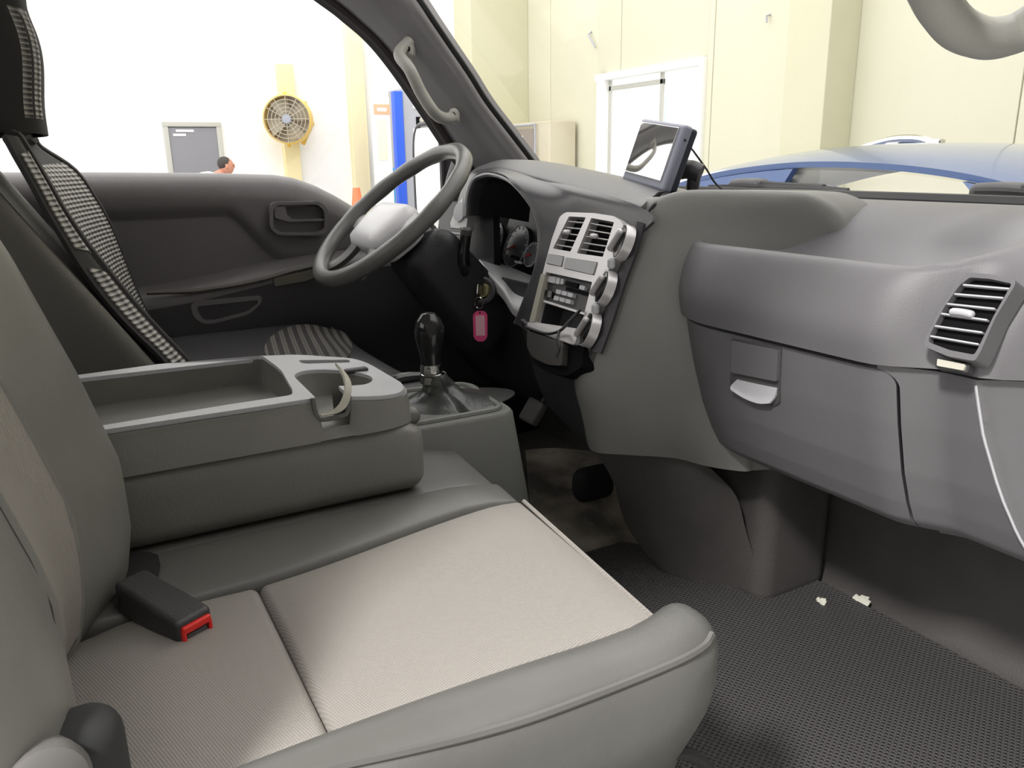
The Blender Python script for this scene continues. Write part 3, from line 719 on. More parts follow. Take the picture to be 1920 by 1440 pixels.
# ================================================================== SEATS
# ---- passenger bench: cushion pads butt against each other, so that seams are real grooves
CZ = 1.042
bs = thing('passenger_bench_seat', (0.28, 0.18, 0.70), 'grey vinyl passenger bench seat with perforated cushion nearest the camera', 'seat')
def pad(name, x0, x1, y0, y1, z0, z1, r, material, fn=None, n=(14, 16, 4), parent=None):
    return obj(name, *rboxd(((x0+x1)/2, (y0+y1)/2, (z0+z1)/2), (x1-x0, y1-y0, z1-z0), r, n, fn), material, parent or bs, sharp=60)
def edge_x(y): return 0.347-0.05*sst(0.10, 0.45, y)       # seam between plain and perforated vinyl drifts inboard
def fwd(x): return 0.452-0.055*max(0, (x-0.0)/0.6)          # front edge runs slightly back towards the door
def mk(x0, x1, y0, y1, z0, z1, sl, sr, front, puff=0.006, slope=0.0, ridge=None):
    """displacement: side seams follow edge_x when flagged, front edge follows fwd(), top is puffed"""
    cx, cy, cz = (x0+x1)/2, (y0+y1)/2, (z0+z1)/2
    def fn(p):
        X_, Y_, Z_ = p.x+cx, p.y+cy, p.z+cz
        u = (X_-x0)/(x1-x0); v = (Y_-y0)/(y1-y0)
        a = x0+((edge_x(Y_)-x0) if sl else 0); b = x1+((edge_x(Y_)-x1) if sr else 0)
        X2 = a+(b-a)*u
        if front: Y_ = y0+(fwd(X2)-y0)*v
        t = sst(0.0, 1.0, (Z_-z0)/(z1-z0))
        Z_ += t*puff*math.sin(math.pi*max(0, min(1, u)))**0.6*math.sin(math.pi*max(0, min(1, v)))**0.6
        if ridge: X2, Y_, Z_ = ridge(X2, Y_, Z_, t)
        if front and Z_ < z1-0.02: Y_ -= 0.03*sst(z1-0.02, z0, Z_)
        return V(X2-cx, Y_-cy, Z_-cz)
    return fn
R_ = 0.009
def rearlift(X2, Y_, Z_, t): return X2, Y_, Z_-t*0.012*sst(0.02, -0.06, Y_)
def frontdrop(X2, Y_, Z_, t): return X2, Y_, Z_-t*0.010*sst(0.36, 0.45, Y_)
args = (-0.145, 0.235, -0.10, 0.45, 0.90, CZ)
pad('center_pad', *args, R_, M_vinyl_l, mk(*args, False, False, True, 0.002, ridge=lambda X2, Y_, Z_, t: (X2, Y_-0.05*sst(0.10, -0.10, X2)*sst(0.3, 0.45, Y_), Z_-t*(0.014*sst(0.37, 0.45, Y_)+0.012*sst(0.10, -0.1, X2)*sst(0.3, 0.45, Y_)))))
args = (0.235, 0.347, -0.09, 0.45, 0.90, CZ+0.003)
pad('side_panel', *args, R_, M_vinyl_l, mk(*args, False, True, True, 0.008, ridge=frontdrop))
args = (0.347, 0.585, -0.09, 0.113, 0.90, CZ)
pad('insert_rear', *args, R_, M_perf, mk(*args, True, False, False, 0.007, ridge=rearlift), n=(12, 10, 4))
args = (0.347, 0.585, 0.113, 0.445, 0.90, CZ)
pad('insert_front', *args, R_, M_perf, mk(*args, True, False, True, 0.010, ridge=lambda X2, Y_, Z_, t: (X2, Y_, Z_-t*0.004*sst(0.38, 0.44, Y_))))
args = (0.583, 0.655, -0.09, 0.44, 0.86, CZ+0.012)
def bol(p):
    Y_ = p.y+0.175
    p.z += 0.010*math.sin(math.pi*max(0, min(1, (Y_+0.09)/0.53)))*(1 if p.z > 0 else 0)
    if p.z < 0.05: p.x -= 0.045*sst(0.05, -0.09, p.z)*(1 if p.x > 0 else 0.4)
    p.x -= 0.018*sst(0.36, 0.45, Y_)+0.01*sst(0.3, 0.45, Y_)
    return p
sbo = pad('side_bolster', *args, 0.032, M_vinyl_l, bol, n=(4, 20, 5))
# bolster wraps round the front corner of the cushion
from mathutils.bvhtree import BVHTree
def on_surface(o, pix):
    org = origin_of(o); t = BVHTree.FromPolygons([v.co+org for v in o.data.vertices], [tuple(p.vertices) for p in o.data.polygons]); out = []
    for px, py in pix:
        h = t.ray_cast(CAM, ray(px, py).normalized())
        if h[0] is not None: out.append(h[0]+h[1]*0.0012)
    return out
pth = on_surface(sbo, ((1250, 1146), (1290, 1150), (1318, 1168), (1332, 1190), (1318, 1212), (1275, 1238), (1195, 1272), (1090, 1313), (984, 1351), (880, 1382), (773, 1408), (640, 1438), (560, 1457)))[3:]
obj('piping', *tube(catmull(pth, 5), 0.0032, 6), M_vinyl_l, bs)
pth = [V(0.58, fwd(0.58)-0.004, CZ-0.0), V(0.45, fwd(0.45)-0.003, CZ+0.0), V(0.31, fwd(0.31)-0.002, CZ)]
obj('front_piping', *tube(catmull(pth, 4), 0.0024, 6), M_perf, bs)
obj('seat_base', *rboxd((0.255, 0.13, 0.80), (0.71, 0.46, 0.20), 0.02, (4, 4, 2)), M_dark2, bs)
# slide lever and cable below the front corner
obj('slide_lever', *tube(catmull([P(1215, 1440, X=0.585), P(1250, 1418, X=0.60), P(1285, 1412, X=0.60), P(1320, 1432, X=0.60), P(1345, 1470, X=0.60)], 5), 0.006, 8), M_rubber, bs)
obj('slide_rail', *rbox((0.56, 0.30, 0.735), (0.04, 0.34, 0.05), 0.006), M_dark, bs)

# passenger backrest
def bfront(z): return interp([(0.90, -0.06), (1.00, -0.030), (1.05, 0.000), (1.10, 0.010), (1.162, 0.010), (1.249, -0.013), (1.349, -0.045), (1.50, -0.105), (1.62, -0.17)], z)
BX0, BX1 = 0.225, 0.665
def bump(X_): return 0.016*math.exp(-((X_-0.285)/0.05)**2)-0.008-0.042*sst(0.30, 0.43, X_)+0.010*math.exp(-((X_-0.60)/0.05)**2)
def bk(p):
    X_, Y_, Z_ = p.x+(BX0+BX1)/2, p.y, p.z+1.29
    u = (X_-BX0)/(BX1-BX0); edge = max(0.0, abs(u-0.5)*2)
    f = (Y_+0.075)/0.15
    bl = bump(X_)
    Y2 = bfront(Z_)-0.15+f*0.15+bl*f
    if Z_ < 1.06: Y2 -= 0.02*(1.06-Z_)/0.1*f
    X_ += 0.035*(u-0.5)*-2*sst(1.35, 1.62, Z_)
    return V(X_-(BX0+BX1)/2, Y2, Z_-1.29)
obj('backrest', *rboxd(((BX0+BX1)/2, 0, 1.29), (BX1-BX0, 0.15, 0.64), 0.05, (20, 4, 26), bk), M_back, bs, sharp=60)
gi = []
for k in range(19):
    z = 1.03+0.52*k/18; row = []
    for i in range(13):
        u = 0.36+0.28*i/12; edge = abs(u-0.5)*2
        bl = bump(BX0+(BX1-BX0)*u)
        row.append(V(BX0+(BX1-BX0)*u, bfront(z)+bl+0.003-(0.02*(1.06-z)/0.1 if z < 1.06 else 0), z))
    gi.append(row)
obj('backrest_insert', *slab(gi, 0.006, False), M_perf, bs)
for u in (0.355, 0.645):
    bl = bump(BX0+(BX1-BX0)*u)
    obj('backrest_seam', *tube([V(BX0+(BX1-BX0)*u, bfront(z)+bl+0.001-(0.02*(1.06-z)/0.1 if z < 1.06 else 0), z) for z in [1.02+0.53*k/16 for k in range(17)]], 0.0035, 6), M_vinyl, bs)
# recliner cover and knob at the hinge
rc = P(140, 1470, X=0.625)
obj('recliner_cover', *rboxd(rc, (0.035, 0.055, 0.085), 0.0172, (3, 4, 5)), M_rubber, bs)
kn = P(85, 1478, X=0.66)
obj('recliner_knob', *lathe([(0.001, 0.008), (0.012, 0.0075), (0.019, 0.004), (0.022, -0.003), (0.022, -0.022)], kn, (0.9, 0.25, 0.35), 28), mat('recliner_knob_plastic', (0.12, 0.115, 0.11), 0.5), bs)

# ---- folded centre backrest used as console
cs = thing('folding_console', (0.11, 0.15, CZ), 'grey folded centre seat console with storage tray and cup holder', 'console')
def cb(p):
    Y_ = p.y+0.145; Z_ = p.z
    p.y += 0.012*sst(-0.05, 0.05, -Z_)*0-0.025*sst(0.02, 0.05, Z_)*sst(0.25, 0.34, Y_)
    p.x -= 0.004*sst(0.02, 0.05, Z_)
    return p
obj('padded_body', *rboxd((0.10, 0.145, 1.091), (0.256, 0.392, 0.094), 0.022, (8, 14, 4), cb), M_vinyl, cs, sharp=60)
# hard tray moulded into its back; deck has a tray opening and cup holes
DZ = 1.177
def dz(y): return DZ-0.012*sst(0.20, 0.32, y)
def D(px, py): return P(px, py, Z=DZ-0.004)
tray = rnd([(x_[0], x_[1]) for x_ in [D(60, 826)[:2], D(186, 806)[:2], D(430, 765)[:2], D(549, 747)[:2], D(549, 737)[:2], D(529, 701)[:2], D(517, 690)[:2], D(492, 672)[:2], D(300, 688)[:2], D(80, 718)[:2]]], 0.008, 4)
base2 = [(0.222, -0.08), (0.222, 0.285), (0.214, 0.318), (0.180, 0.332), (0.055, 0.330), (0.012, 0.318), (-0.012, 0.27), (-0.012, -0.08)]
outer2 = rnd(base2, 0.022, 5)
cc = D(626, 704); cr_ = 0.046
cupring = [(cc.x+cr_*0.98*math.cos(t*math.pi/18), cc.y+cr_*1.0*math.sin(t*math.pi/18)) for t in range(36)]
n0, n1 = P(592, 748, X=0.222).y, P(656, 742, X=0.222).y
far_c = D(612, 672)
farslot = rnd([(far_c.x-0.012, far_c.y-0.035), (far_c.x+0.010, far_c.y-0.035), (far_c.x+0.012, far_c.y+0.028), (far_c.x-0.010, far_c.y+0.034)], 0.008, 4)
def lift(l): return [V(a, b, 0) for a, b in l]
rest = rnd(base2, 0.022, 5)
notched = []
inl = sorted([p for p in cupring if not (p[0] > cc.x and n0 <= p[1] <= n1)], key=lambda p: (math.atan2(p[1]-cc.y, p[0]-cc.x)-math.atan2(n1-cc.y, cr_)) % (2*math.pi))
split = next(i for i, p in enumerate(rest) if p[1] > n1 and p[0] > 0.2)
notched = rest[:split]
notched = [p for p in notched if not (p[0] > 0.2 and p[1] > n0)]+[(0.222, n0)]+inl[::-1]+[(0.222, n1)]+rest[split:]
v, f = plate(lift(notched), [lift(tray), lift(farslot)], (0, 0, 1), 0.0, -0.005)
v = [V(p.x, p.y, dz(p.y)+p.z) for p in v]
obj('deck_trim', v, f, M_lgrey, cs, sharp=40)
# outer skirt of the tray moulding with a mug-handle notch on the near side
def skirt(loop, z1f, z0, lo, hi, flare):
    n_ = len(loop); cxx = sum(a for a, b in loop)/n_; cyy = sum(b for a, b in loop)/n_
    rows = []
    for k in range(6):
        t = k/5; row = []
        for a, b in loop:
            s_ = 1+flare*t; row.append(V(cxx+(a-cxx)*s_, cyy+(b-cyy)*(1+flare*t*0.6), z1f(a, b)*(1-t)+z0*t))
        row.append(row[0]); rows.append(row)
    return rows
sk_loop = []
for i, p in enumerate(outer2):
    q = outer2[(i+1) % len(outer2)]; sk_loop.append(p)
    if p[0] > 0.2 and q[0] > 0.2 and p[1] < n0 and q[1] > n1+0.001:
        sk_loop += [(0.222, n0-0.001), (0.222, n0+0.002), (0.222, (n0+n1)/2), (0.222, n1-0.002), (0.222, n1+0.001)]
def sk_top(a, b):
    return 1.140 if (a > 0.2 and n0 < b < n1) else dz(b)-0.0055
obj('tray_shell', *slab(skirt(sk_loop, sk_top, 1.128, 0, 1, 0.05), 0.004, True), M_vinyl, cs, sharp=50)
def well(loop, depth, material, name, parent, skip=None):
    n_ = len(loop); cxx = sum(a for a, b in loop)/n_; cyy = sum(b for a, b in loop)/n_
    rows = [[V(a, b, dz(b)-0.0045) for a, b in loop]]
    rows.append([V(cxx+(a-cxx)*0.97, cyy+(b-cyy)*0.97, dz(b)-depth*0.95) for a, b in loop])
    rows.append([V(cxx+(a-cxx)*0.93, cyy+(b-cyy)*0.95, dz(b)-depth) for a, b in loop])
    v, f = [], []
    for r_ in rows: v += r_
    for i in range(2):
        for k in range(n_): a, b = i*n_+k, i*n_+(k+1) % n_; (None if skip and i == 0 and skip(loop[k]) and skip(loop[(k+1) % n_]) else f.append((a, b, b+n_, a+n_)))
    f.append(tuple(2*n_+k for k in range(n_)))
    return obj(name, v, f, material, parent, sharp=50)
well(tray, 0.0385, mat('tray_plastic', (0.12, 0.118, 0.105), 0.5, 0.2, 500), 'storage_tray', cs)
well(cupring, 0.042, M_vinyl, 'cup_holder', cs, lambda p: p[0] > cc.x and n0 <= p[1] <= n1)
well(farslot, 0.03, M_dark2, 'handle_slot', cs)
# notch block on the near face, with its curved pale liner
nb = [P(px, py, X=0.2235) for px, py in ((588, 748), (650, 742), (652, 768), (645, 776), (605, 784), (596, 778))]
obj('mug_notch', *plate([Vector(p) for p in rnd([(q.y, q.z) for q in nb], 0.004, 3)] and [V(0.2235, a, b) for a, b in rnd([(q.y, q.z) for q in nb], 0.004, 3)], [], (1, 0, 0), 0.002, -0.003), M_black, cs) if False else None
nl = [P(px, py, X=0.226) for px, py in ((586, 746), (590, 770), (597, 784), (612, 786), (640, 780), (652, 772), (655, 742))]
obj('notch_lip', *tube(catmull(nl, 4), 0.0028, 6), M_vinyl_l, cs)
bl_ = [P(px, py, X=X_) for px, py, X_ in ((628, 684, 0.19), (641, 705, 0.21), (645, 730, 0.222), (636, 757, 0.2265), (617, 773, 0.2270), (599, 779, 0.2270))]
b2_ = [P(px, py, X=X_) for px, py, X_ in ((629, 684, 0.19), (652, 712, 0.21), (657, 738, 0.224), (650, 762, 0.229), (632, 775, 0.229), (603, 781, 0.228))]
obj('cup_liner', *slab(refine([bl_, b2_], 2, 4), 0.003), M_beige, cs)
bw = D(667, 685); bw.z = dz(bw.y)
obj('rocker_button', *rboxd(bw+V(0, 0, 0.001), (0.012, 0.030, 0.006), 0.0029, (2, 4, 1)), M_dark, cs)
obj('front_cap', *rboxd((0.115, 0.328, 1.130), (0.19, 0.03, 0.022), 0.0105, (6, 2, 2)), M_vinyl_l, cs)

# ---- seat belt buckle on the bench
bu = thing('seat_belt_buckle', P(300, 1160, Z=CZ), 'black seat belt buckle with red release button on the bench', 'buckle')
bz_ = CZ+0.03
p1, p2, p3, p4 = P(243, 1088, Z=bz_), P(304, 1060, Z=bz_), P(366, 1132, Z=bz_), P(292, 1172, Z=bz_)
cen = (p1+p2+p3+p4)/4; ly = ((p3+p4)/2-(p1+p2)/2); lx = ((p2+p3)/2-(p1+p4)/2)
ex = lx.normalized(); ey_ = (ly-ex*ly.dot(ex)).normalized(); ez_ = ex.cross(ey_)
if ez_.z < 0: ez_ = -ez_
Mb = Matrix((ex, ey_, ez_)).transposed()
obj('buckle_body', *rboxd(cen-V(0, 0, 0.014), (lx.length, ly.length, 0.030), 0.005, (3, 3, 2), lambda p: V(p.x*(1-0.08*(p.y < 0)), p.y, p.z-0.012*(p.y/ly.length+0.2)), Mb), M_dark, bu)
fe = cen+ey_*(ly.length/2)
fz = -0.020
rb = Mesh()
rb.add(rbox(fe+ey_*0.0005+ez_*(fz+0.004), (lx.length*0.80, 0.006, 0.007), 0.002, Mb))
for s_ in (-1, 1): rb.add(rbox(fe+ex*(s_*lx.length*0.36)+ey_*0.0005+ez_*(fz-0.004), (lx.length*0.10, 0.006, 0.016), 0.002, Mb))
rb.build('release_button', M_red, bu)
obj('tongue_slot', *rbox(fe+ez_*(fz-0.007), (lx.length*0.58, 0.003, 0.012), 0.001, Mb), M_dark2, bu)
obj('strap', *slab(refine([[cen-ey_*(ly.length*0.45)+ex*s_+V(0, 0, -0.018) for s_ in (-0.02, 0.02)], [P(262, 1062, Z=CZ+0.012)+ex*s_ for s_ in (-0.02, 0.02)], [P(245, 1045, Z=CZ)+V(0, -0.02, 0)+ex*s_ for s_ in (-0.02, 0.02)]], 3, 1), 0.003), M_cloth_black, bu)

# ---- driver seat
ds = thing('driver_seat', (-0.385, 0.18, 0.70), 'dark vinyl driver seat behind the folded console', 'seat')
def dfront(z): return 0.098-0.617*(z-1.151)
DX0, DX1 = -0.635, -0.155
def dbk(p):
    X_, Y_, Z_ = p.x+(DX0+DX1)/2, p.y, p.z+1.27
    u = (X_-DX0)/(DX1-DX0); edge = abs(u-0.5)*2; f = (Y_+0.08)/0.16
    bl = -0.04*(1-sst(0.72, 0.97, edge))
    Y2 = dfront(Z_)-0.16+f*0.16+bl*f
    X_ += (0.5-u)*0.12*sst(1.38, 1.56, Z_)
    return V(X_-(DX0+DX1)/2, Y2, Z_-1.27)
obj('backrest', *rboxd(((DX0+DX1)/2, 0, 1.27), (DX1-DX0, 0.16, 0.52), 0.04, (22, 4, 22), dbk), M_cover_vinyl, ds, sharp=60)
obj('headrest', *rboxd((-0.395, -0.115, 1.60), (0.27, 0.13, 0.24), 0.06, (6, 4, 6), lambda p: V(p.x, p.y-0.25*p.z, p.z)), M_cover_vinyl, ds, sharp=60)
for sx_ in (-0.46, -0.33): obj('headrest_post', *tube([V(sx_, -0.13, 1.42), V(sx_, -0.12, 1.56)], 0.007, 8), M_chrome, ds)
def dcf(p):
    p.z += 0.018*abs(p.x/0.24)**4*(1 if p.z > 0 else 0)-0.035*sst(0.12, 0.26, p.y)*(1 if p.z > 0 else 0)
    return p
obj('cushion', *rboxd((-0.43, 0.28, 1.010), (0.50, 0.52, 0.14), 0.045, (12, 12, 4), dcf), M_dark, ds, sharp=60)
# chain pattern fabric on the cushion
N, L, b = nodes_of(M_mesh_cush)
tc = N.new('ShaderNodeTexCoord'); sp = N.new('ShaderNodeSeparateXYZ'); L.new(tc.outputs['Object'], sp.inputs[0])
mp = N.new('ShaderNodeMapping'); L.new(tc.outputs['Object'], mp.inputs['Vector']); L.new(mp.outputs['Vector'], sp.inputs[0])
dd_ = P(607, 668, Z=1.09)-P(590, 636, Z=1.09); mp.inputs['Rotation'].default_value = (0, 0, math.pi/2-math.atan2(dd_.y, dd_.x))
xx = mathn(N, L, 'MULTIPLY', sp.outputs[0], 330.0); yy = mathn(N, L, 'MULTIPLY', sp.outputs[1], 300.0)
wv = mathn(N, L, 'MULTIPLY', mathn(N, L, 'SINE', yy), 1.2)
s1 = mathn(N, L, 'SINE', mathn(N, L, 'ADD', xx, wv)); s2 = mathn(N, L, 'SINE', mathn(N, L, 'SUBTRACT', xx, wv))
mxv = mathn(N, L, 'MAXIMUM', s1, s2); gt = mathn(N, L, 'GREATER_THAN', mxv, 0.86)
mx = N.new('ShaderNodeMix'); mx.data_type = 'RGBA'; mx.inputs['A'].default_value = (0.035, 0.032, 0.03, 1); mx.inputs['B'].default_value = (0.20, 0.185, 0.165, 1)
L.new(gt, mx.inputs['Factor']); L.new(mx.outputs['Result'], b.inputs['Base Color'])
cg = []
for i in range(15):
    row = []
    for j in range(15):
        a, c_ = -1+2*i/14, -1+2*j/14
        q = V(a*math.sqrt(1-c_*c_/2), c_*math.sqrt(1-a*a/2), 0)
        zz = 1.09
        for _ in range(5):
            p = P(578+q.x*82+q.y*10, 652+q.y*44-q.x*8, Z=zz); zz = 1.010+dcf(V(p.x+0.43, p.y-0.28, 0.07)).z+0.003
        row.append(V(p.x, p.y, zz))
    cg.append(row)
obj('cushion_insert', *slab(cg, 0.006, True), M_mesh_cush, ds, label='fabric insert with chain pattern')

# ---- beaded cover hung over the driver backrest
cv = thing('beaded_seat_cover', (-0.4, 0.02, 1.12), 'black edged woven bead cover hung on the driver seat', 'seat cover')
near = [P(px, py, X=-0.245) for px, py in ((24, 262), (39, 285), (75, 345), (110, 405), (150, 463), (195, 520), (240, 575), (290, 630), (338, 680), (352, 700))]
roll = [P(px, py, X=-0.185) for px, py in ((2, 255), (22, 293), (52, 345), (82, 400), (112, 450), (145, 503), (185, 558), (235, 615), (290, 668), (318, 700))]
far = [P(px, py, X=-0.60) for px, py in ((58, 262), (75, 285), (135, 325), (172, 375), (200, 425), (222, 480), (243, 535), (268, 590), (300, 645), (330, 705))]
grid = []
for a, b, c_ in zip(roll, near, far):
    q = b*0.5+c_*0.5+V(0, -0.020, 0)
    grid.append([a, a*0.5+b*0.5+V(0, 0.006, 0), b, b*0.75+c_*0.25+V(0, -0.012, 0), q, b*0.2+c_*0.8+V(0, -0.010, 0), c_, c_+V(-0.02, -0.035, 0)])
bkp = refine(grid, 3, 3)
obj('backing', *slab(bkp, 0.006, True), M_cloth_black, cv)
def raised(g, i0, i1, j0, j1, d=0.004):
    out = []
    for i in range(i0, i1):
        row = []
        for j in range(j0, j1):
            a = g[min(i+1, len(g)-1)][j]-g[max(i-1, 0)][j]; b = g[i][min(j+1, len(g[0])-1)]-g[i][max(j-1, 0)]
            n_ = a.cross(b).normalized(); n_ = n_ if n_.y > 0 else -n_
            row.append(g[i][j]+n_*d)
        out.append(row)
    return out
obj('bead_panel', *slab(raised(bkp, 5, 28, 8, 18), 0.004, True), M_mesh, cv)
obj('bead_side_strip', *slab(raised(bkp, 3, 14, 1, 6), 0.004, True), M_mesh, cv)
obj('bead_side_strip', *slab(raised(bkp, 15, 28, 1, 6), 0.004, True), M_mesh, cv)
obj('edge_ribbon', *tube(catmull([p+V(0, 0.006, 0.002) for p in near], 4), 0.012, 8, flat=((0, 1, 0), 0.6)), M_cloth_black, cv)
obj('edge_ribbon', *tube(catmull([p+V(0, 0.003, 0.0) for p in far], 4), 0.012, 8, flat=((0, 1, 0), 0.6)), M_cloth_black, cv)
obj('top_ribbon', *tube(catmull([near[0], (near[0]+far[0])/2+V(0, 0, 0.01), far[0]], 5), 0.012, 8), M_cloth_black, cv)
# head part of the cover
hg = []
for px, py in ((8, -60), (15, 0), (38, 60), (48, 110), (50, 190), (58, 250)):
    e = P(px, py, X=-0.30); row = []
    for X_, dy in ((-0.265, -0.085), (-0.275, -0.035), (-0.30, 0.0), (-0.35, 0.012), (-0.42, 0.012), (-0.48, -0.002), (-0.52, -0.05)):
        row.append(V(X_, e.y+dy, e.z))
    hg.append(row)
hgr = refine(hg, 4, 3)
obj('head_backing', *slab(hgr, 0.008, True), M_cloth_black, cv)
obj('head_bead_panel', *slab(raised(hgr, 5, 19, 5, 9), 0.004, True), M_mesh, cv)
# ================================================================== DASHBOARD
da = thing('dashboard', (0.0, 0.95, 1.0), 'grey truck dashboard with silver centre panel and glove box', 'dashboard')
A_ = [(1.13, 1.338), (1.09, 1.346), (1.05, 1.3485), (1.00, 1.343), (0.955, 1.324), (0.915, 1.297), (0.87, 1.268), (0.81, 1.257), (0.776, 1.275), (0.7625, 1.2975), (0.7545, 1.2985), (0.741, 1.276), (0.732, 1.240), (0.737, 1.208)]
A0 = [(1.13, 1.338), (1.09, 1.346), (1.05, 1.350), (1.00, 1.352), (0.95, 1.353), (0.91, 1.350), (0.885, 1.335), (0.87, 1.30), (0.83, 1.28), (0.7605, 1.2962), (0.752, 1.2966), (0.739, 1.273), (0.732, 1.240), (0.737, 1.208)]
B_ = [(1.13, 1.338), (1.09, 1.346), (1.05, 1.351), (1.00, 1.352), (0.96, 1.351), (0.92, 1.348), (0.89, 1.343), (0.86, 1.337), (0.838, 1.330), (0.822, 1.321), (0.808, 1.306), (0.790, 1.270), (0.776, 1.238), (0.766, 1.208)]
def endshift(X, z=1.36):
    s = 0.0
    if X < 0.27: k = min(1.0, (0.27-X)/0.135); s += 0.12*(1-math.sqrt(max(0, 1-k*k)))
    xe = interp([(0.98, 0.668), (1.0, 0.660), (1.05, 0.640), (1.10, 0.624), (1.15, 0.611), (1.20, 0.603), (1.215, 0.605), (1.265, 0.618), (1.29, 0.626), (1.32, 0.645), (1.34, 0.67), (1.36, 0.69)], z)+0.006
    if X > xe: s += 0.004*sst(0, 0.004, X-xe)+1.15*(X-xe)
    return s
def podw(X): return sst(0.505, 0.58, X)
def prof_at(X):
    wf, wt = podw(X), sst(0.53, 0.605, X); out = []
    for i, (a, b) in enumerate(zip(A_, B_)):
        w_ = wt+(wf-wt)*sst(7.5, 13.0, i)
        y, z = a[0]*(1-w_)+b[0]*w_, a[1]*(1-w_)+b[1]*w_
        w0 = 1-sst(0.15, 0.275, X); y, z = y*(1-w0)+A0[i][0]*w0, z*(1-w0)+A0[i][1]*w0
        k = sst(5, 9, i); y += endshift(X, z)*k if X < 0.4 else endshift(X, z)
        out.append(V(X, y, z))
    return out
Xs = [0.135, 0.137, 0.141, 0.147, 0.155, 0.17, 0.185, 0.20, 0.22, 0.24, 0.26, 0.28, 0.30, 0.32, 0.34, 0.36, 0.42, 0.47, 0.50, 0.515, 0.53, 0.545, 0.56, 0.57, 0.58, 0.59, 0.60, 0.61, 0.62, 0.63, 0.64, 0.65, 0.66, 0.67, 0.68, 0.69, 0.70]
grid = [catmull(prof_at(X), 4) for X in Xs]
obj('upper_pad', *slab(grid, 0.008, False), M_dash, da, sharp=60)
def lowY(X, z):
    return interp([(0.99, 0.85), (1.003, 0.812), (1.015, 0.797), (1.04, 0.784), (1.08, 0.768), (1.14, 0.751), (1.18, 0.742), (1.21, 0.736)], z)+0.029*podw(X)+endshift(X, z)
def lowpatch(name, xl, xr, z1, z0, nx, nz, material, off=0.0, th=0.010):
    g = []
    for i in range(nz+1):
        z = z1+(z0-z1)*i/nz; a, b = xl(z), xr(z)
        g.append([V(a+(b-a)*j/nx, lowY(a+(b-a)*j/nx, z)-off, z) for j in range(nx+1)])
    return obj(name, *slab(g, th, False), material, da, sharp=60)
ZT, ZB = 1.2000, 0.995
def corner(z, r, x0, sg):
    d = ZT-z
    return x0+sg*(r-math.sqrt(max(0, r*r-(r-d)**2))) if d < r else x0
gl = lambda z: 0.1375+(0.012*(1-min(1, (ZT-z)/0.012))**2 if z > ZT-0.012 else 0)
gr_ = lambda z: corner(z, 0.018, 0.5335, -1)
gb = lowpatch('glove_box_door', gl, gr_, ZT, ZB, 34, 60, M_dash)
lowpatch('end_panel', lambda z: corner(z, 0.020, 0.5365, -1), lambda z: 0.70, 1.2055, ZB-0.008, 44, 50, M_dash)
obj('end_seam', *tube([V(x_, lowY(x_, z)-0.001, z) for z, x_ in [(z_, interp([(0.98, 0.668), (1.0, 0.660), (1.05, 0.640), (1.10, 0.624), (1.15, 0.611), (1.20, 0.603)], z_)+0.005) for z_ in [1.0+0.2*k/20 for k in range(21)]]], 0.0016, 6), M_lgrey, da)
lowpatch('gap_liner', lambda z: 0.14, lambda z: 0.65, 1.214, 1.00, 30, 30, M_black, -0.012, 0.004)
# glove box latch: recess, flap and thumb scoop with its light painted pale grey
def GP(px, py, off=0.0):
    Y0 = 0.745
    for _ in range(6):
        p = P(px, py, Y=Y0); Y0 = lowY(p.x, p.z)-off
    return P(px, py, Y=Y0)
ng = V(0, -0.98, 0.2)
def gplate(name, poly, r, h1, h0, material, parent, holes=None, **k):
    q = [GP(*p) for p in rnd(poly, r, 4)]
    hs = [[GP(*p) for p in rnd(h, r*0.8, 4)] for h in (holes or [])]
    return obj(name, *plate(q, hs, ng, h1, h0), material, parent, **k)
la = gplate('latch_recess', [(1374, 634), (1467, 652), (1464, 756), (1452, 762), (1371, 728)], 4, 0.0025, -0.004, M_dark2, gb)
gplate('latch_flap', [(1379, 639), (1466, 657), (1463, 716), (1377, 699)], 4, 0.007, 0.0, M_dash, gb)
sc = [[GP(*p)+ng*0.0035 for p in ((1374, 726), (1395, 735), (1425, 745), (1452, 752))], [GP(*p)+ng*0.005 for p in ((1380, 732), (1400, 745), (1428, 755), (1450, 758))]]
obj('thumb_scoop', *slab(refine([[GP(*p)+ng*h for p in r_] for r_, h in ((((1385, 712), (1410, 718), (1438, 724), (1460, 728)), 0.0032), (((1376, 724), (1400, 735), (1432, 745), (1458, 745)), 0.006), (((1380, 731), (1402, 746), (1430, 757), (1452, 757)), 0.010))], 4, 3), 0.003), M_lgrey, gb)
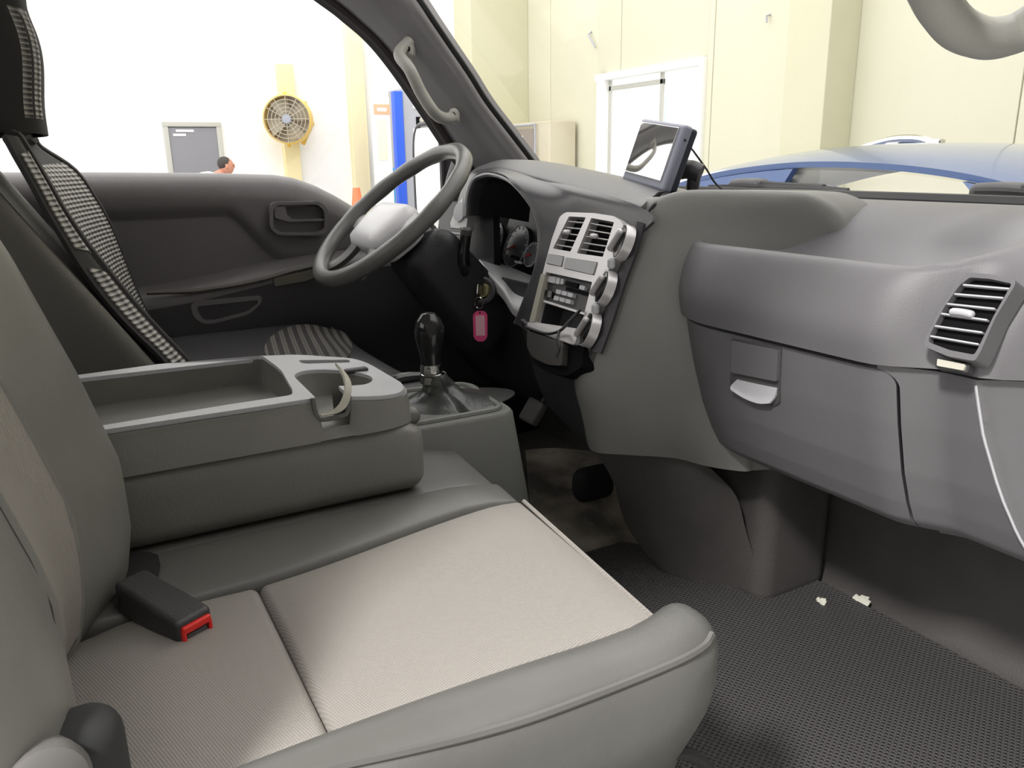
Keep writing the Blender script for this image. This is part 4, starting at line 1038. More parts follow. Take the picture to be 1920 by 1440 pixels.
# passenger vent on the pod
pv0 = V(0.58, 0.774, 1.284); pvn = V(0, -0.905, 0.425)
nv = thing
def VP(px, py, h=0.0): return PL(px, py, pv0, pvn)+pvn*h
def hoff(): return 0.0
vo = [(1826, 521), (1870, 524), (1918, 535), (1917, 545), (1880, 606), (1853, 668), (1842, 686), (1790, 676), (1747, 658), (1748, 645), (1776, 590), (1806, 545)]
vi = [(1832, 530), (1870, 533), (1911, 542), (1876, 604), (1848, 662), (1841, 674), (1795, 665), (1755, 650), (1758, 636), (1784, 586), (1812, 546)]
av = obj('air_vent', *plate([VP(*p) for p in rnd(vo, 6, 3)], [[VP(*p) for p in rnd(vi, 5, 3)]], pvn, 0.015, -0.01), M_dash, da)
obj('vent_cavity', *plate([VP(*p) for p in rnd(vi, 5, 3)], [], pvn, 0.0065, -0.008), M_black, av)
for (a, b) in (((1818, 543), (1906, 551)), ((1802, 560), (1894, 568)), ((1786, 578), (1878, 588)), ((1775, 596), (1864, 609)), ((1764, 619), (1855, 632)), ((1757, 638), (1848, 654))):
    p, q = VP(*a), VP(*b); c_ = (p+q)/2; L_ = (q-p).length; e = (q-p).normalized()
    obj('slat', *rbox(c_+pvn*0.0115, (L_, 0.006, 0.0020), 0.0009, Matrix((e, pvn, e.cross(pvn))).transposed()), M_lgrey, av)
kp = VP(1818, 595)
obj('vent_knob', *rboxd(kp+pvn*0.015, (0.024, 0.009, 0.007), 0.0034, (4, 1, 1), lambda p: V(p.x, p.y, p.z-6*p.x*p.x)), M_lgrey, av)
obj('thumb_wheel', *plate([VP(*p) for p in rnd([(1765, 677), (1818, 688), (1814, 699), (1764, 690)], 2, 2)], [], pvn, 0.008, -0.004), M_beige, av)
obj('wheel_slot', *plate([VP(*p) for p in rnd([(1760, 673), (1824, 686), (1819, 702), (1758, 692)], 3, 2)], [], pvn, 0.005, -0.006), M_dark, av)
# demister slot at the right end
dm = [(1886, 487), (1905, 470), (1925, 460), (1960, 462), (1960, 492)]
dn = V(0.05, -0.55, 0.83); d0 = P(1915, 480, Y=0.838)
dv = obj('demister_vent', *plate([PL(x_, y_, d0, dn) for x_, y_ in rnd(dm, 4, 2)], [], dn, 0.004, -0.012), M_black, da)
for k in range(4):
    a, b = PL(1893+k*9, 483-k*5.5, d0, dn), PL(1960, 480-k*5, d0, dn)
    obj('slat', *tube([a+dn*0.004, b+dn*0.004], 0.0018, 6), M_dash, dv)

# ---- centre stack
bp0 = V(0, 0.72, 1.332); bn_ = V(0, -0.926, 0.377)
def BZ(px, py, h=0.0): return PL(px, py, bp0, bn_)+bn_*h
def bpl(name, poly, r, h1, h0, material, parent=None, holes=(), rh=2, **k):
    return obj(name, *plate([BZ(*p) for p in rnd(poly, r, 4)], [[BZ(*p) for p in rnd(h, rh, 4)] for h in holes], bn_, h1, h0), material, parent or da, **k)
lv = [(1072, 408), (1104, 410), (1075, 474), (1042, 468)]
rv = [(1114, 411), (1157, 419), (1136, 484), (1087, 477)]
big = [(1029, 512), (1116, 531), (1094, 619), (1010, 606)]
b1 = [(1034, 478), (1064, 483), (1060, 503), (1030, 497)]
b2 = [(1067, 485), (1127, 494), (1120, 519), (1063, 506)]
outer = [(1066, 400), (1120, 402), (1158, 408), (1171, 418), (1176, 432), (1163, 470), (1157, 490), (1148, 505), (1142, 525), (1133, 548), (1127, 570), (1116, 590), (1110, 612), (1098, 640), (1083, 650), (1003, 622), (998, 610), (1012, 560), (1024, 510), (1040, 450), (1055, 408)]
sb_ = bpl('silver_bezel', outer, 5, 0.006, -0.012, M_silver, holes=(lv, rv, big, b1, b2))
def vent(poly, nsl, name, knob):
    o = bpl(name, poly, 2, -0.0105, -0.013, M_black)
    tl, tr, br, bl = [BZ(*p) for p in poly]
    for k in range(nsl):
        t = (k+0.75)/(nsl+0.5); a = tl+(bl-tl)*t; b = tr+(br-tr)*t; e = (b-a).normalized()
        obj('slat', *rbox((a+b)/2+bn_*0.001, ((b-a).length, 0.005, 0.0018), 0.0008, Matrix((e, bn_, e.cross(bn_))).transposed()), M_silver, o)
    kp = tl*0.25+tr*0.25+bl*0.25+br*0.25
    obj('vent_knob', *rboxd(kp+bn_*0.005+V(knob, 0, 0.002), (0.016, 0.009, 0.008), 0.0039, (3, 1, 1)), M_silver, o)
vent(lv, 5, 'air_vent', -0.008); vent(rv, 5, 'air_vent', -0.006)
bpl('switch_button', [(1035, 479), (1063, 484), (1059, 502), (1031, 496)], 2, 0.008, -0.01, M_btn)
o = bpl('switch_button', [(1068, 486), (1126, 495), (1119, 518), (1064, 505)], 2, 0.008, -0.01, M_btn)
ra = bpl('radio', [(1028, 514), (1115, 532), (1102, 590), (1020, 566)], 2, -0.004, -0.02, M_dark2)
for poly, mm in (([(1030, 518), (1044, 520), (1042, 532), (1028, 529)], M_btn_l), ([(1045, 521), (1052, 522), (1050, 534), (1043, 532)], M_btn_l), ([(1054, 523), (1059, 524), (1057, 534), (1052, 533)], M_btn_l),
                 ([(1089, 535), (1099, 537), (1097, 545), (1087, 542)], M_btn_l), ([(1063, 527), (1086, 532), (1083, 541), (1060, 535)], M_black), ([(1024, 544), (1037, 547), (1035, 559), (1022, 556)], M_gloss)):
    bpl('radio_key', poly, 1.5, 0.002, -0.005, mm, ra)
for rr in range(2):
    for k in range(3):
        x_, y_ = 1046-rr*4+k*11, 543+rr*12+k*3
        bpl('preset_button', [(x_, y_), (x_+9, y_+2.3), (x_+7.3, y_+10), (x_-1.7, y_+7.7)], 1.5, 0.003, -0.005, M_btn_l, ra)
bpl('cassette_slot', [(1060, 537), (1108, 549), (1105, 556), (1058, 543)], 1, -0.002, -0.006, M_black, ra)
bpl('radio_ledge', [(1022, 563), (1101, 588), (1100, 592), (1021, 567)], 1, 0.003, -0.02, M_silver)
# open pocket below the radio
pk = Mesh(); q = [BZ(*p) for p in ((1020, 568), (1100, 592), (1093, 618), (1010, 606))]; back = [p-bn_*0.09+V(0, 0, 0.0) for p in q]
for i in range(4): pk.add(slab([[q[i]-bn_*0.004, q[(i+1) % 4]-bn_*0.004], [back[i], back[(i+1) % 4]]], 0.002))
pk.add(slab([[back[0], back[1]], [back[3], back[2]]], 0.002)); pk.build('open_pocket', M_dark, da, smooth=False)
bpl('pocket_strip', [(1022, 516), (1030, 517), (1010, 606), (1000, 606)], 2, 0.0085, 0.0, M_strip, label='worn cream strip beside the radio')
bpl('pocket_lip', [(1000, 607), (1094, 636), (1088, 650), (1000, 621)], 3, 0.012, -0.01, M_silver)
# climate knobs
kn_ = V(-0.34, -0.87, 0.35).normalized()
for cxp, cyp, rr in ((1168, 456, 0.0270), (1134, 540, 0.0270), (1105, 618, 0.0270)):
    c_ = BZ(cxp, cyp)+bn_*0.003
    kb = obj('climate_knob', *lathe([(rr*1.0, -0.010), (rr*1.0, 0.001), (rr*0.97, 0.004), (rr*0.93, 0.0042), (rr*0.9, 0.002), (0.001, 0.002)], c_, kn_, 36), M_silver, da)
    obj('knob_face', *lathe([(rr*0.89, 0.001), (rr*0.86, 0.0045), (rr*0.5, 0.006), (0.001, 0.0065)], c_, kn_, 30), M_gloss, kb)
    e = V(0.55, -0.1, 0.8); e = (e-kn_*e.dot(kn_)).normalized()
    obj('knob_grip', *rboxd(c_+kn_*0.010, (rr*1.5, 0.010, rr*0.34), 0.0045, (4, 2, 2), None, Matrix((e, kn_, e.cross(kn_))).transposed()), M_silver, kb)
for cxp, cyp in ((1154, 497), (1124, 582)):
    obj('knob_lamp', *rboxd(BZ(cxp, cyp)+bn_*0.008, (0.012, 0.010, 0.016), 0.0045, (2, 2, 2)), M_btn_l, da)
# ash tray drawer and its housing
bpl('ash_tray', [(1001, 624), (1070, 646), (1067, 690), (1040, 688), (1012, 674), (1001, 655)], 5, 0.014, -0.035, mat('brown_gloss_plastic', (0.055, 0.05, 0.047), 0.22))
bpl('ash_tray_surround', [(996, 616), (1100, 648), (1094, 690), (1066, 706), (1030, 700), (1000, 680)], 6, 0.004, -0.04, M_black)
obj('socket_panel', *rboxd(BZ(1084, 664)+V(0.0, 0.03, -0.005), (0.04, 0.05, 0.05), 0.01, (2, 2, 2), lambda p: V(p.x, p.y+0.15*p.z, p.z)), M_dark2, da)
# right flank of the stack
fl_ = [((1226, 385), (1196, 450), (1166, 520), (1137, 600), (1107, 680), (1098, 730), (1112, 790), (1122, 845)),
       ((1268, 373), (1248, 440), (1218, 520), (1190, 600), (1168, 680), (1160, 740), (1170, 800), (1190, 850)),
       ((1322, 371), (1312, 440), (1285, 520), (1255, 600), (1240, 680), (1240, 760), (1250, 815), (1270, 855)),
       ((1392, 372), (1390, 440), (1370, 520), (1330, 600), (1315, 680), (1310, 760), (1315, 820), (1330, 870)),
       ((1462, 374), (1468, 440), (1460, 520), (1420, 600), (1400, 680), (1390, 760), (1385, 820), (1390, 880))]
Xf = (0.100, 0.128, 0.158, 0.198, 0.24)
rows = []
for k in range(8):
    r_ = [P(*fl_[c_][k], X=Xf[c_]) for c_ in range(5)]
    r_.insert(0, r_[0]+V(-0.035, 0.01, 0)); rows.append(r_)
cp_ = [[V(x_, y, z) for x_ in (-0.12, -0.02, 0.06, 0.12, 0.17, 0.20)] for y, z in ((0.90, 1.350), (0.95, 1.352), (1.05, 1.350), (1.13, 1.338))]
obj('center_pad', *slab(refine(cp_, 2, 2), 0.006, False), M_dash_g, da)
for k, r_ in enumerate(rows):
    p = r_[-1]; r_ += [V(p.x+0.006*(j_+1), p.y+0.015*(j_+1), p.z) for j_ in range(3)] if k > 2 else [V(p.x+0.022, p.y+0.035, p.z-0.006), V(p.x+0.045, p.y+0.062, p.z-0.030), V(p.x+0.06, p.y+0.075, p.z-0.075)]
rows.insert(0, [V(p.x, p.y+0.022, p.z+0.004 if k > 5 else max(p.z+0.004, 1.353)) for k, p in enumerate(rows[0])])
rows.insert(0, [V(p.x, p.y+0.06, p.z-0.001) for p in rows[0]])
obj('stack_flank', *slab(refine(rows, 6, 5), 0.006, True), M_dash_g, da, sharp=60)
pth = [BZ(*p)+bn_*0.004 for p in ((1213, 398), (1190, 446), (1160, 515), (1130, 598), (1104, 668))]
obj('flank_seam', *tube(catmull([P(*p, X=0.106) for p in ((1224, 392), (1196, 450), (1166, 520), (1137, 600), (1107, 680))], 5), 0.0022, 6), M_lgrey, da)
obj('stack_edge', *slab(refine([[BZ(*a)+bn_*h for a, h in (((x0, y0), -0.011), ((x0+12, y0+3), -0.002), ((x0+24, y0+6), -0.006))] for x0, y0 in ((1178, 410), (1164, 460), (1142, 520), (1116, 600), (1096, 655))], 4, 3), 0.006), M_dark, da)

# ---- driver side fascia and instrument hood
def YH(z): return interp([(1.15, 0.70), (1.30, 0.735), (1.42, 0.745)], z)
def HP(px, py, off=0.0):
    Y0 = 0.73
    for _ in range(5): p = P(px, py, Y=Y0); Y0 = YH(p.z)+off
    return P(px, py, Y=Y0)
inner = [(879, 404), (882, 370), (892, 339), (910, 328), (930, 327), (960, 339), (990, 369), (1010, 402), (1017, 440), (1013, 490), (1001, 530), (985, 572), (972, 605)]
outerp = [(858, 410, 'Y'), (864, 372, 'Y'), (884, 331, 'Y'), (909, 320, 'Y'), (945, 320, 'Y'), (1040, 345, 'Y'), (1204, 391, 'B'), (1186, 440, 'B'), (1160, 500, 'B'), (1135, 560, 'B'), (1112, 620, 'B'), (1092, 668, 'B'), (1060, 700, 'B')]
Ic = [HP(*p) for p in inner]
Oc = [P(a, b, Y=0.785) if t == 'Y' else BZ(a, b, -0.014) for a, b, t in outerp]
grid = []
for i, (a, b) in enumerate(zip(Ic, Oc)):
    dent = 0.016 if 4 < i < 12 else 0.004
    grid.append([a+V(0, 0.02, 0), a+V(0, -0.004, 0), a*0.93+b*0.07, a*0.7+b*0.3+V(0, dent, 0), a*0.4+b*0.6+V(0, dent*0.7, 0), b])
obj('cluster_backing', *rbox((-0.44, 0.93, 1.22), (0.62, 0.03, 0.31), 0.005), M_black, da)
obj('driver_fascia', *slab(refine(grid, 5, 4), 0.005, True), M_fascia, da, sharp=60)
obj('hood_edge', *tube(catmull([p+V(0, -0.0075, 0) for p in Ic], 5), 0.0024, 6), M_btn_l, da)
# cavity behind the opening
hgrid = [[p+V(0, 0.004, 0), p+V(0.0, 0.06, -0.004), p*1.0+V(0.0, 0.14, -0.02)] for p in Ic]
obj('hood_lining', *slab(refine(hgrid, 5, 3), 0.004), M_knee, da)
cp0 = V(-0.42, 0.86, 1.22); cn_ = V(0.0, -0.93, 0.36)
def CP(px, py, h=0.0): return PL(px, py, cp0, cn_)+cn_*h
ic = obj('instrument_cluster', *rboxd(cp0-cn_*0.022+V(0.02, 0.020, 0.052), (0.36, 0.03, 0.15), 0.01, (3, 1, 3), None, Matrix((V(1, 0, 0), -cn_, V(0, 0.36, 0.93))).transposed()), M_dark, da)
dc = CP(970, 462)
for c_, rr in ((dc, 0.047), (dc+V(-0.115, 0, 0), 0.047), (dc+V(0.075, -0.005, -0.012), 0.026)):
    dl = obj('dial', *lathe([(rr, -0.004), (rr, 0.003), (rr*0.96, 0.004), (0.001, 0.0042)], c_, cn_, 36), M_dial, ic)
    g = Mesh(); Mc = frame(cn_)
    g.add(tube([c_+Mc @ V(rr*math.cos(t*math.pi/20), rr*math.sin(t*math.pi/20), 0.004) for t in range(40)], 0.0012, 5, True))
    for k in range(12):
        an = math.radians(-40+k*23.6); g.add(tube([c_+Mc @ V(rr*0.80*math.cos(an), rr*0.80*math.sin(an), 0.0046), c_+Mc @ V(rr*0.92*math.cos(an), rr*0.92*math.sin(an), 0.0046)], 0.0010, 4))
    g.build('scale_ring', M_dialring, ic)
    obj('needle', *tube([c_+Mc @ V(0, 0, 0.006), c_+Mc @ V(-rr*0.75, -rr*0.25, 0.006)], [0.0022, 0.0008], 5), M_red, ic)
lens = [CP(px, py, 0.028) for px, py in ((905, 484), (950, 430), (1000, 395), (1018, 430), (1012, 500), (1000, 520))]
for px, py in ((937, 478), (982, 489)):
    c_ = CP(px, py, 0.012)
    obj('reset_peg', *tube([c_, c_+cn_*0.02], 0.004, 8), M_gloss, ic)
    obj('peg_bracket', *rboxd(c_+V(0.006, -0.004, -0.006), (0.03, 0.008, 0.005), 0.0024, (2, 1, 1)), M_btn_l, ic)
lo = [[P(px, py, Y=0.845) for px, py in ((895, 478), (925, 489), (960, 502), (1004, 520))], [P(px, py, Y=0.79) for px, py in ((899, 486), (932, 500), (965, 520), (999, 538))],
      [P(px, py, Y=0.735) for px, py in ((908, 498), (943, 525), (965, 552), (991, 562))], [P(px, py, Y=0.715) for px, py in ((915, 512), (944, 545), (962, 574), (984, 583))], [P(px, py, Y=0.72) for px, py in ((915, 530), (944, 562), (962, 590), (982, 600))]]
obj('lower_ledge', *slab(refine(lo, 4, 4), 0.004), mat('ledge_plastic', (0.75, 0.75, 0.77), 0.4, 0.2, 500), da)
# top pad over the hood
te = [(880, 342), (897, 322), (916, 314), (947, 305), (994, 307), (1056, 319), (1110, 330), (1166, 342), (1215, 356), (1245, 366)]
cr2 = [(878, 346), (893, 330), (911, 321), (937, 319), (994, 333), (1060, 350), (1110, 364), (1160, 379), (1188, 386), (1208, 391)]
TE = [P(a, b, Y=0.862) for a, b in te]; CR = [P(a, b, Y=interp([(0, 0.782), (5, 0.782), (9, 0.752)], i)) for i, (a, b) in enumerate(cr2)]
grid = [[c_+V(0, -0.001, -0.006), c_, c_*0.55+t*0.45+V(0, 0, 0.004), t, V(t.x, 0.95, t.z-0.012), V(t.x, 1.13, 1.335)] for c_, t in zip(CR, TE)]
obj('top_pad', *slab(refine(grid, 4, 4), 0.006, True), mat('hood_top_plastic', (0.10, 0.098, 0.102), 0.4, 0.25, 600), da, sharp=60)
obj('pad_seam', *tube(catmull([c_+V(0, -0.0015, -0.0015) for c_ in CR[1:]], 5), 0.0022, 6), M_black, da)
# left end of the dashboard with its window-side vent, window glare put into its white colour
le = [(884, 350), (881, 400), (876, 432), (849, 428), (846, 420), (860, 385)]
lp0 = P(866, 395, Y=0.765); ln = V(0.25, -0.95, 0.2)
lo_ = obj('left_vent_panel', *plate([PL(x_, y_, lp0, ln) for x_, y_ in rnd(le, 5, 3)], [], ln, 0.004, -0.02), M_white, da)
obj('left_vent_disc', *plate([PL(866+9*math.cos(t*math.pi/12)-6*math.sin(t*math.pi/12), 398+6*math.cos(t*math.pi/12)+17*math.sin(t*math.pi/12), lp0, ln) for t in range(24)], [], ln, 0.008, 0.0), M_btn_l, lo_)
for yy in (427, 438): obj('slat', *tube([PL(850, yy, lp0, ln)+ln*0.006, PL(868, yy+2, lp0, ln)+ln*0.006], 0.003, 6), M_lgrey, lo_)
dl_ = [[P(px, py, Y=yy) for px, yy in ((790, 0.82), (840, 0.80), (882, 0.79))] for py in (395, 440, 500)]
obj('left_fascia', *slab([[V(-0.75, 0.80, z), V(-0.62, 0.80, z), V(-0.50, 0.79, z), V(-0.47, 0.80, z)] for z in (1.33, 1.25, 1.10)], 0.02), M_dark, da)
# knee panel and dark lower middle
kg = [[V(-0.75, y, z), V(-0.55, y-0.015, z), V(-0.30, y-0.02, z), V(-0.10, y-0.015, z), V(0.06, y, z)] for y, z in ((0.765, 1.20), (0.775, 1.12), (0.80, 1.02), (0.86, 0.93), (0.95, 0.88))]
obj('knee_panel', *slab(refine(kg, 4, 3), 0.01, True), M_knee, da, sharp=60)
lm = [[P(970, 600, X=-0.16), P(1020, 640, X=-0.07), P(1100, 672, X=0.09)], [P(985, 660, X=-0.16), P(1035, 700, X=-0.07), P(1103, 730, X=0.09)], [P(1003, 720, X=-0.16), P(1050, 760, X=-0.07), P(1112, 790, X=0.10)], [P(1020, 760, X=-0.16), P(1065, 805, X=-0.07), P(1122, 846, X=0.105)]]
obj('lower_stack', *slab(refine([[p+V(0, 0.006, 0) for p in r_] for r_ in lm], 4, 4), 0.01), M_dark, da)
# heater duct between the footwells
hb = [[P(1118, 848, X=0.09), P(1200, 850, X=0.115), P(1283, 850, X=0.16), P(1335, 880, X=0.175)],
      [P(1150, 905, X=0.06), P(1215, 915, X=0.10), P(1300, 920, X=0.16), P(1380, 930, X=0.19)],
      [P(1175, 985, X=0.04), P(1235, 1000, X=0.09), P(1320, 1005, X=0.155), P(1400, 1000, X=0.20)],
      [P(1230, 1060, X=0.06), P(1265, 1080, X=0.09), P(1345, 1080, X=0.155), P(1420, 1060, X=0.21)],
      [P(1290, 1110, X=0.10), P(1310, 1125, X=0.12), P(1370, 1125, X=0.165), P(1440, 1100, X=0.22)]]
obj('heater_duct', *slab(refine(hb, 5, 5), 0.02), M_floor_dark, da, sharp=60)
obj('duct_back', *rboxd((0.06, 0.99, 0.93), (0.34, 0.16, 0.46), 0.03, (2, 2, 2)), M_floor_dark, da)
# black strip painted in for the shaded gap between pad and windscreen
obj('screen_gap_shade', *slab(refine([[V(x_, y-0.10*abs(x_)**2, z) for x_ in (-0.70, -0.35, 0.0, 0.35, 0.70)] for y, z in ((1.142, 1.325), (1.147, 1.345), (1.152, 1.357), (1.20, 1.356))], 2, 3), 0.006), M_rubber, da)
# ================================================================== STEERING
wc = V(-0.42, 0.553, 1.327); th = math.radians(50)
wn = V(0, -math.cos(th), math.sin(th)); Mw = frame(wn)          # u = x axis, v = up along the wheel
def W(u, v, h=0.0): return wc + Mw @ V(u, v, h)
if (Mw @ V(1, 0, 0)).x < 0: Mw = Mw @ Matrix.Rotation(math.pi, 3, 'Z')
sw = thing('steering_wheel', wc, 'grey leather steering wheel seen edge on in front of the driver door', 'steering wheel')
RR = 0.1755
pts = []; rad = []
for k in range(96):
    t = 2*math.pi*k/96; pts.append(W(RR*math.cos(t), RR*math.sin(t))); rad.append(0.0152+0.0007*math.sin(t*14)*(1 if math.sin(t) > -0.3 else 0))
obj('rim', *tube(pts, rad, 14, True), M_wheel, sw)
hubl = rnd([(-0.085, 0.025), (0.085, 0.025), (0.098, -0.02), (0.072, -0.085), (-0.072, -0.085), (-0.098, -0.02)], 0.022, 5)
rows = []
for h, s_ in ((-0.055, 0.75), (-0.02, 0.98), (-0.004, 1.0), (0.008, 0.9), (0.014, 0.6), (0.016, 0.25), (0.0165, 0.01)):
    rows.append([W(a*s_, -0.03+(b+0.03)*s_, h) for a, b in hubl]+[W(hubl[0][0]*s_, -0.03+(hubl[0][1]+0.03)*s_, h)])
v, f = [], []
for r_ in rows: v += r_
n_ = len(rows[0])
for i in range(len(rows)-1):
    for k in range(n_-1): a = i*n_+k; f.append((a, a+1, a+1+n_, a+n_))
f.append(tuple(range(n_-1)))
obj('hub_pad', v, f, M_wheel_l, sw, sharp=50)
for (u0, v0, u1, v1) in ((-0.08, -0.01, -0.170, -0.022), (0.08, -0.01, 0.170, -0.022), (-0.05, -0.07, -0.088, -0.148), (0.05, -0.07, 0.088, -0.148)):
    d = V(u1-u0, v1-v0, 0).normalized(); s_ = V(-d.y, d.x, 0)
    g = []
    for t, wd, h in ((0, 0.026, 0.0), (0.35, 0.020, -0.008), (0.7, 0.016, -0.010), (1.0, 0.020, -0.004)):
        c_ = V(u0+(u1-u0)*t, v0+(v1-v0)*t, h)
        g.append([W(c_.x+s_.x*wd*q, c_.y+s_.y*wd*q, h-0.006*q*q) for q in (-1, -0.5, 0, 0.5, 1)])
    obj('spoke', *slab(refine(g, 4, 2), 0.012), M_wheel_l if v1 > -0.1 else M_wheel, sw, sharp=60)
# column
sc_ = thing('steering_column', wc-wn*0.3, 'black steering column cover with ignition lock behind the wheel', 'steering column')
ax = -wn
Mcol = Matrix((V(1, 0, 0), ax, V(1, 0, 0).cross(ax))).transposed()
obj('column_cover', *rboxd(wc+ax*0.185+V(0.02, 0, -0.012), (0.155, 0.26, 0.13), 0.035, (4, 6, 4), lambda p: V(p.x*(1+0.5*p.y), p.y, p.z*(1+0.8*p.y)), Mcol), M_knee, sc_, sharp=60)
obj('column_collar', *lathe([(0.045, -0.07), (0.05, -0.045), (0.05, -0.12), (0.02, -0.12)], wc, wn, 28), M_dark, sc_)
A, B = P(868, 512, X=-0.335), P(874, 440, X=-0.325)
st_ = obj('wiper_stalk', *tube(catmull([A+V(-0.03, 0.01, -0.01), A, A*0.5+B*0.5+V(0.004, -0.004, 0), B], 4), [0.016]*4+[0.013]*5+[0.0105]*4, 12), M_gloss, sc_)
obj('stalk_tip', *lathe([(0.011, 0), (0.011, 0.010), (0.008, 0.013), (0.001, 0.0135)], B, (B-A), 16), M_dark2, sc_)
ig = P(905, 545, X=-0.325); ign = V(0.62, -0.74, 0.26).normalized()
obj('ignition_bezel', *lathe([(0.027, -0.03), (0.027, 0.003), (0.023, 0.006), (0.017, 0.003), (0.017, -0.01)], ig, ign, 32), M_dark2, sc_)
obj('ignition_barrel', *lathe([(0.0168, -0.012), (0.0165, 0.001), (0.013, 0.004), (0.001, 0.004)], ig, ign, 24), mat('brass_lock', (0.16, 0.145, 0.07), 0.35, metal=0.6), sc_)
# key, ring and pink tag
ke = thing('ignition_key', ig, 'ignition key on a ring with a pink name tag hanging below', 'key')
obj('key_bow', *rboxd(ig+ign*0.016, (0.004, 0.020, 0.022), 0.0019, (1, 2, 2), None, frame(ign)), M_chrome, ke)
rc_ = P(898, 568, X=-0.312)
Mr = frame(V(0.6, -0.8, 0.0)); obj('split_ring', *tube([rc_+Mr @ V(0.009*math.cos(t*math.pi/14), 0.011*math.sin(t*math.pi/14), 0) for t in range(28)], 0.0012, 6, True), M_chrome, ke)
tgn = (CAM-P(900, 610, X=-0.312)); tgn = V(tgn.x*0.9, tgn.y*1.0-0.35, 0).normalized(); tp0 = P(900, 610, X=-0.312)
def TP(px, py): return PL(px, py, tp0, tgn)
tg = obj('name_tag', *plate([TP(*p) for p in rnd([(893, 583), (908, 583), (914, 590), (914, 632), (908, 640), (895, 640), (888, 632), (887, 590)], 4, 4)], [[TP(900+2*math.cos(-t*math.pi/5), 586+2*math.sin(-t*math.pi/5)) for t in range(10)]], tgn, 0.0015, -0.0015), M_pink, ke)
obj('tag_paper', *plate([TP(*p) for p in rnd([(892, 591), (909, 591), (910, 629), (893, 629)], 2, 2)], [], tgn, 0.0022, 0.001), M_pinkpaper, tg)

# ================================================================== GEAR SHIFT
gc = thing('gear_console', (-0.02, 0.48, 0.70), 'grey floor console box carrying the gear lever', 'console')
gx0, gx1 = -0.13, 0.082
gh = rnd([(gx0, 0.36), (gx1, 0.36), (gx1, 0.545), (gx0+0.02, 0.56)], 0.03, 5)
rows = []
for z, s_, dy in ((1.068, 0.97, 0.0), (1.064, 1.0, 0.0), (0.95, 1.04, 0.015), (0.72, 1.10, 0.045)):
    cx_, cy_ = -0.024, 0.46
    rows.append([V(cx_+(a-cx_)*s_, cy_+(b-cy_)*s_+dy*(b > 0.46), z) for a, b in gh]); rows[-1].append(rows[-1][0])
obj('box_shell', *slab(rows, 0.004, False), M_gear, gc, sharp=50)
obj('top_plate', *plate([V(a*0.97+0.03*-0.024, b*0.97+0.03*0.46, 1.066) for a, b in gh], [], (0, 0, 1), 0.002, -0.004), M_gear, gc)
obj('boot_frame', *tube([V(-0.024+(a+0.024)*0.80, 0.47+(b-0.47)*0.82, 1.069) for a, b in gh], 0.005, 8, True), M_gear, gc)
gs = thing('gear_lever', (-0.02, 0.47, 1.068), 'black gear lever with glossy knob and leather boot', 'gear lever')
kt, kb = P(803, 590, X=-0.02), P(808, 682, X=-0.02)
base = V(-0.02, 0.475, 1.068)
# boot: leather cone with creases
rows = []
top = P(812, 700, X=-0.02)
for i, t in enumerate((0, 0.12, 0.28, 0.45, 0.62, 0.8, 0.92, 1.0)):
    c_ = top*(1-t)+base*t; row = []
    for k in range(40):
        an = 2*math.pi*k/40; r_ = 0.017+0.014*t+0.030*max(0, t-0.5)**1.5/0.35
        wob = 1+0.10*math.sin(an*3+t*9)*math.sin(math.pi*t)+0.05*math.sin(an*7+t*17)*t*(1-t)*3
        ex_ = 1+2.2*max(0, math.sin(an))*max(0, t-0.7)
        row.append(V(c_.x+r_*wob*math.cos(an)*1.05, c_.y+r_*wob*math.sin(an)*ex_*1.15, c_.z+0.012*math.sin(an*2+1)*t*(1-t)))
    row.append(row[0]); rows.append(row)
obj('boot', *slab(refine(rows, 4, 1), 0.002), M_leather, gs, sharp=80)
ax_ = (kt-kb).normalized()
Lk = (kt-kb).length
obj('knob', *lathe([(0.001, Lk+0.004), (0.010, Lk+0.002), (0.018, Lk*0.90), (0.0225, Lk*0.74), (0.022, Lk*0.58), (0.018, Lk*0.34), (0.0145, Lk*0.12), (0.0145, 0.0), (0.012, 0.0)], kb, ax_, 28), M_gloss, gs)
obj('collar', *lathe([(0.0155, 0.0), (0.0165, -0.004), (0.0165, -0.012), (0.014, -0.013), (0.0165, -0.015), (0.018, -0.028), (0.015, -0.032)], kb, ax_, 24), M_chrome, gs)
obj('shaft', *tube([kb-ax_*0.02, base], 0.010, 10), M_dark, gs)
# driver-side handbrake lever behind it
hb_ = thing('parking_brake', (-0.18, 0.4, 1.0), 'black parking brake lever between driver seat and gear lever', 'brake lever')
A, B = P(740, 715, X=-0.17), P(790, 708, X=-0.17)
obj('brake_grip', *tube(catmull([A+V(0, -0.08, -0.02), A, B, B+V(0, 0.02, -0.003)], 4), 0.011, 10), M_gloss, hb_)
obj('brake_cover', *rboxd((-0.165, 0.39, 1.0), (0.05, 0.24, 0.13), 0.02, (2, 4, 2)), M_dark2, hb_)

# ================================================================== MONITOR ON THE DASHBOARD
TL, TR, BR, BL = P(1197, 218, Y=0.908), P(1288, 232, Y=0.884), P(1250, 363, Y=0.853), P(1167, 339, Y=0.875)
mo = thing('dash_monitor', (BL+BR)/2, 'small tilted monitor on a stalk on the dashboard top', 'monitor')
ex = ((TR-TL)+(BR-BL)).normalized(); ey = ((TL-BL)+(TR-BR)); ey = (ey-ex*ey.dot(ex)).normalized(); ez = ex.cross(ey)
if ez.y > 0: ez = -ez
cen = (TL+TR+BR+BL)/4; wd, ht = ((TR-TL).length+(BR-BL).length)/2*0.93, ((TL-BL).length+(TR-BR).length)/2*0.97
cen = cen-ex*wd*0.03
Mm = Matrix((ex, ey, ez)).transposed()
obj('monitor_case', *rboxd(cen-ez*0.010, (wd, ht, 0.018), 0.006, (2, 2, 1), None, Mm), M_navy, mo)
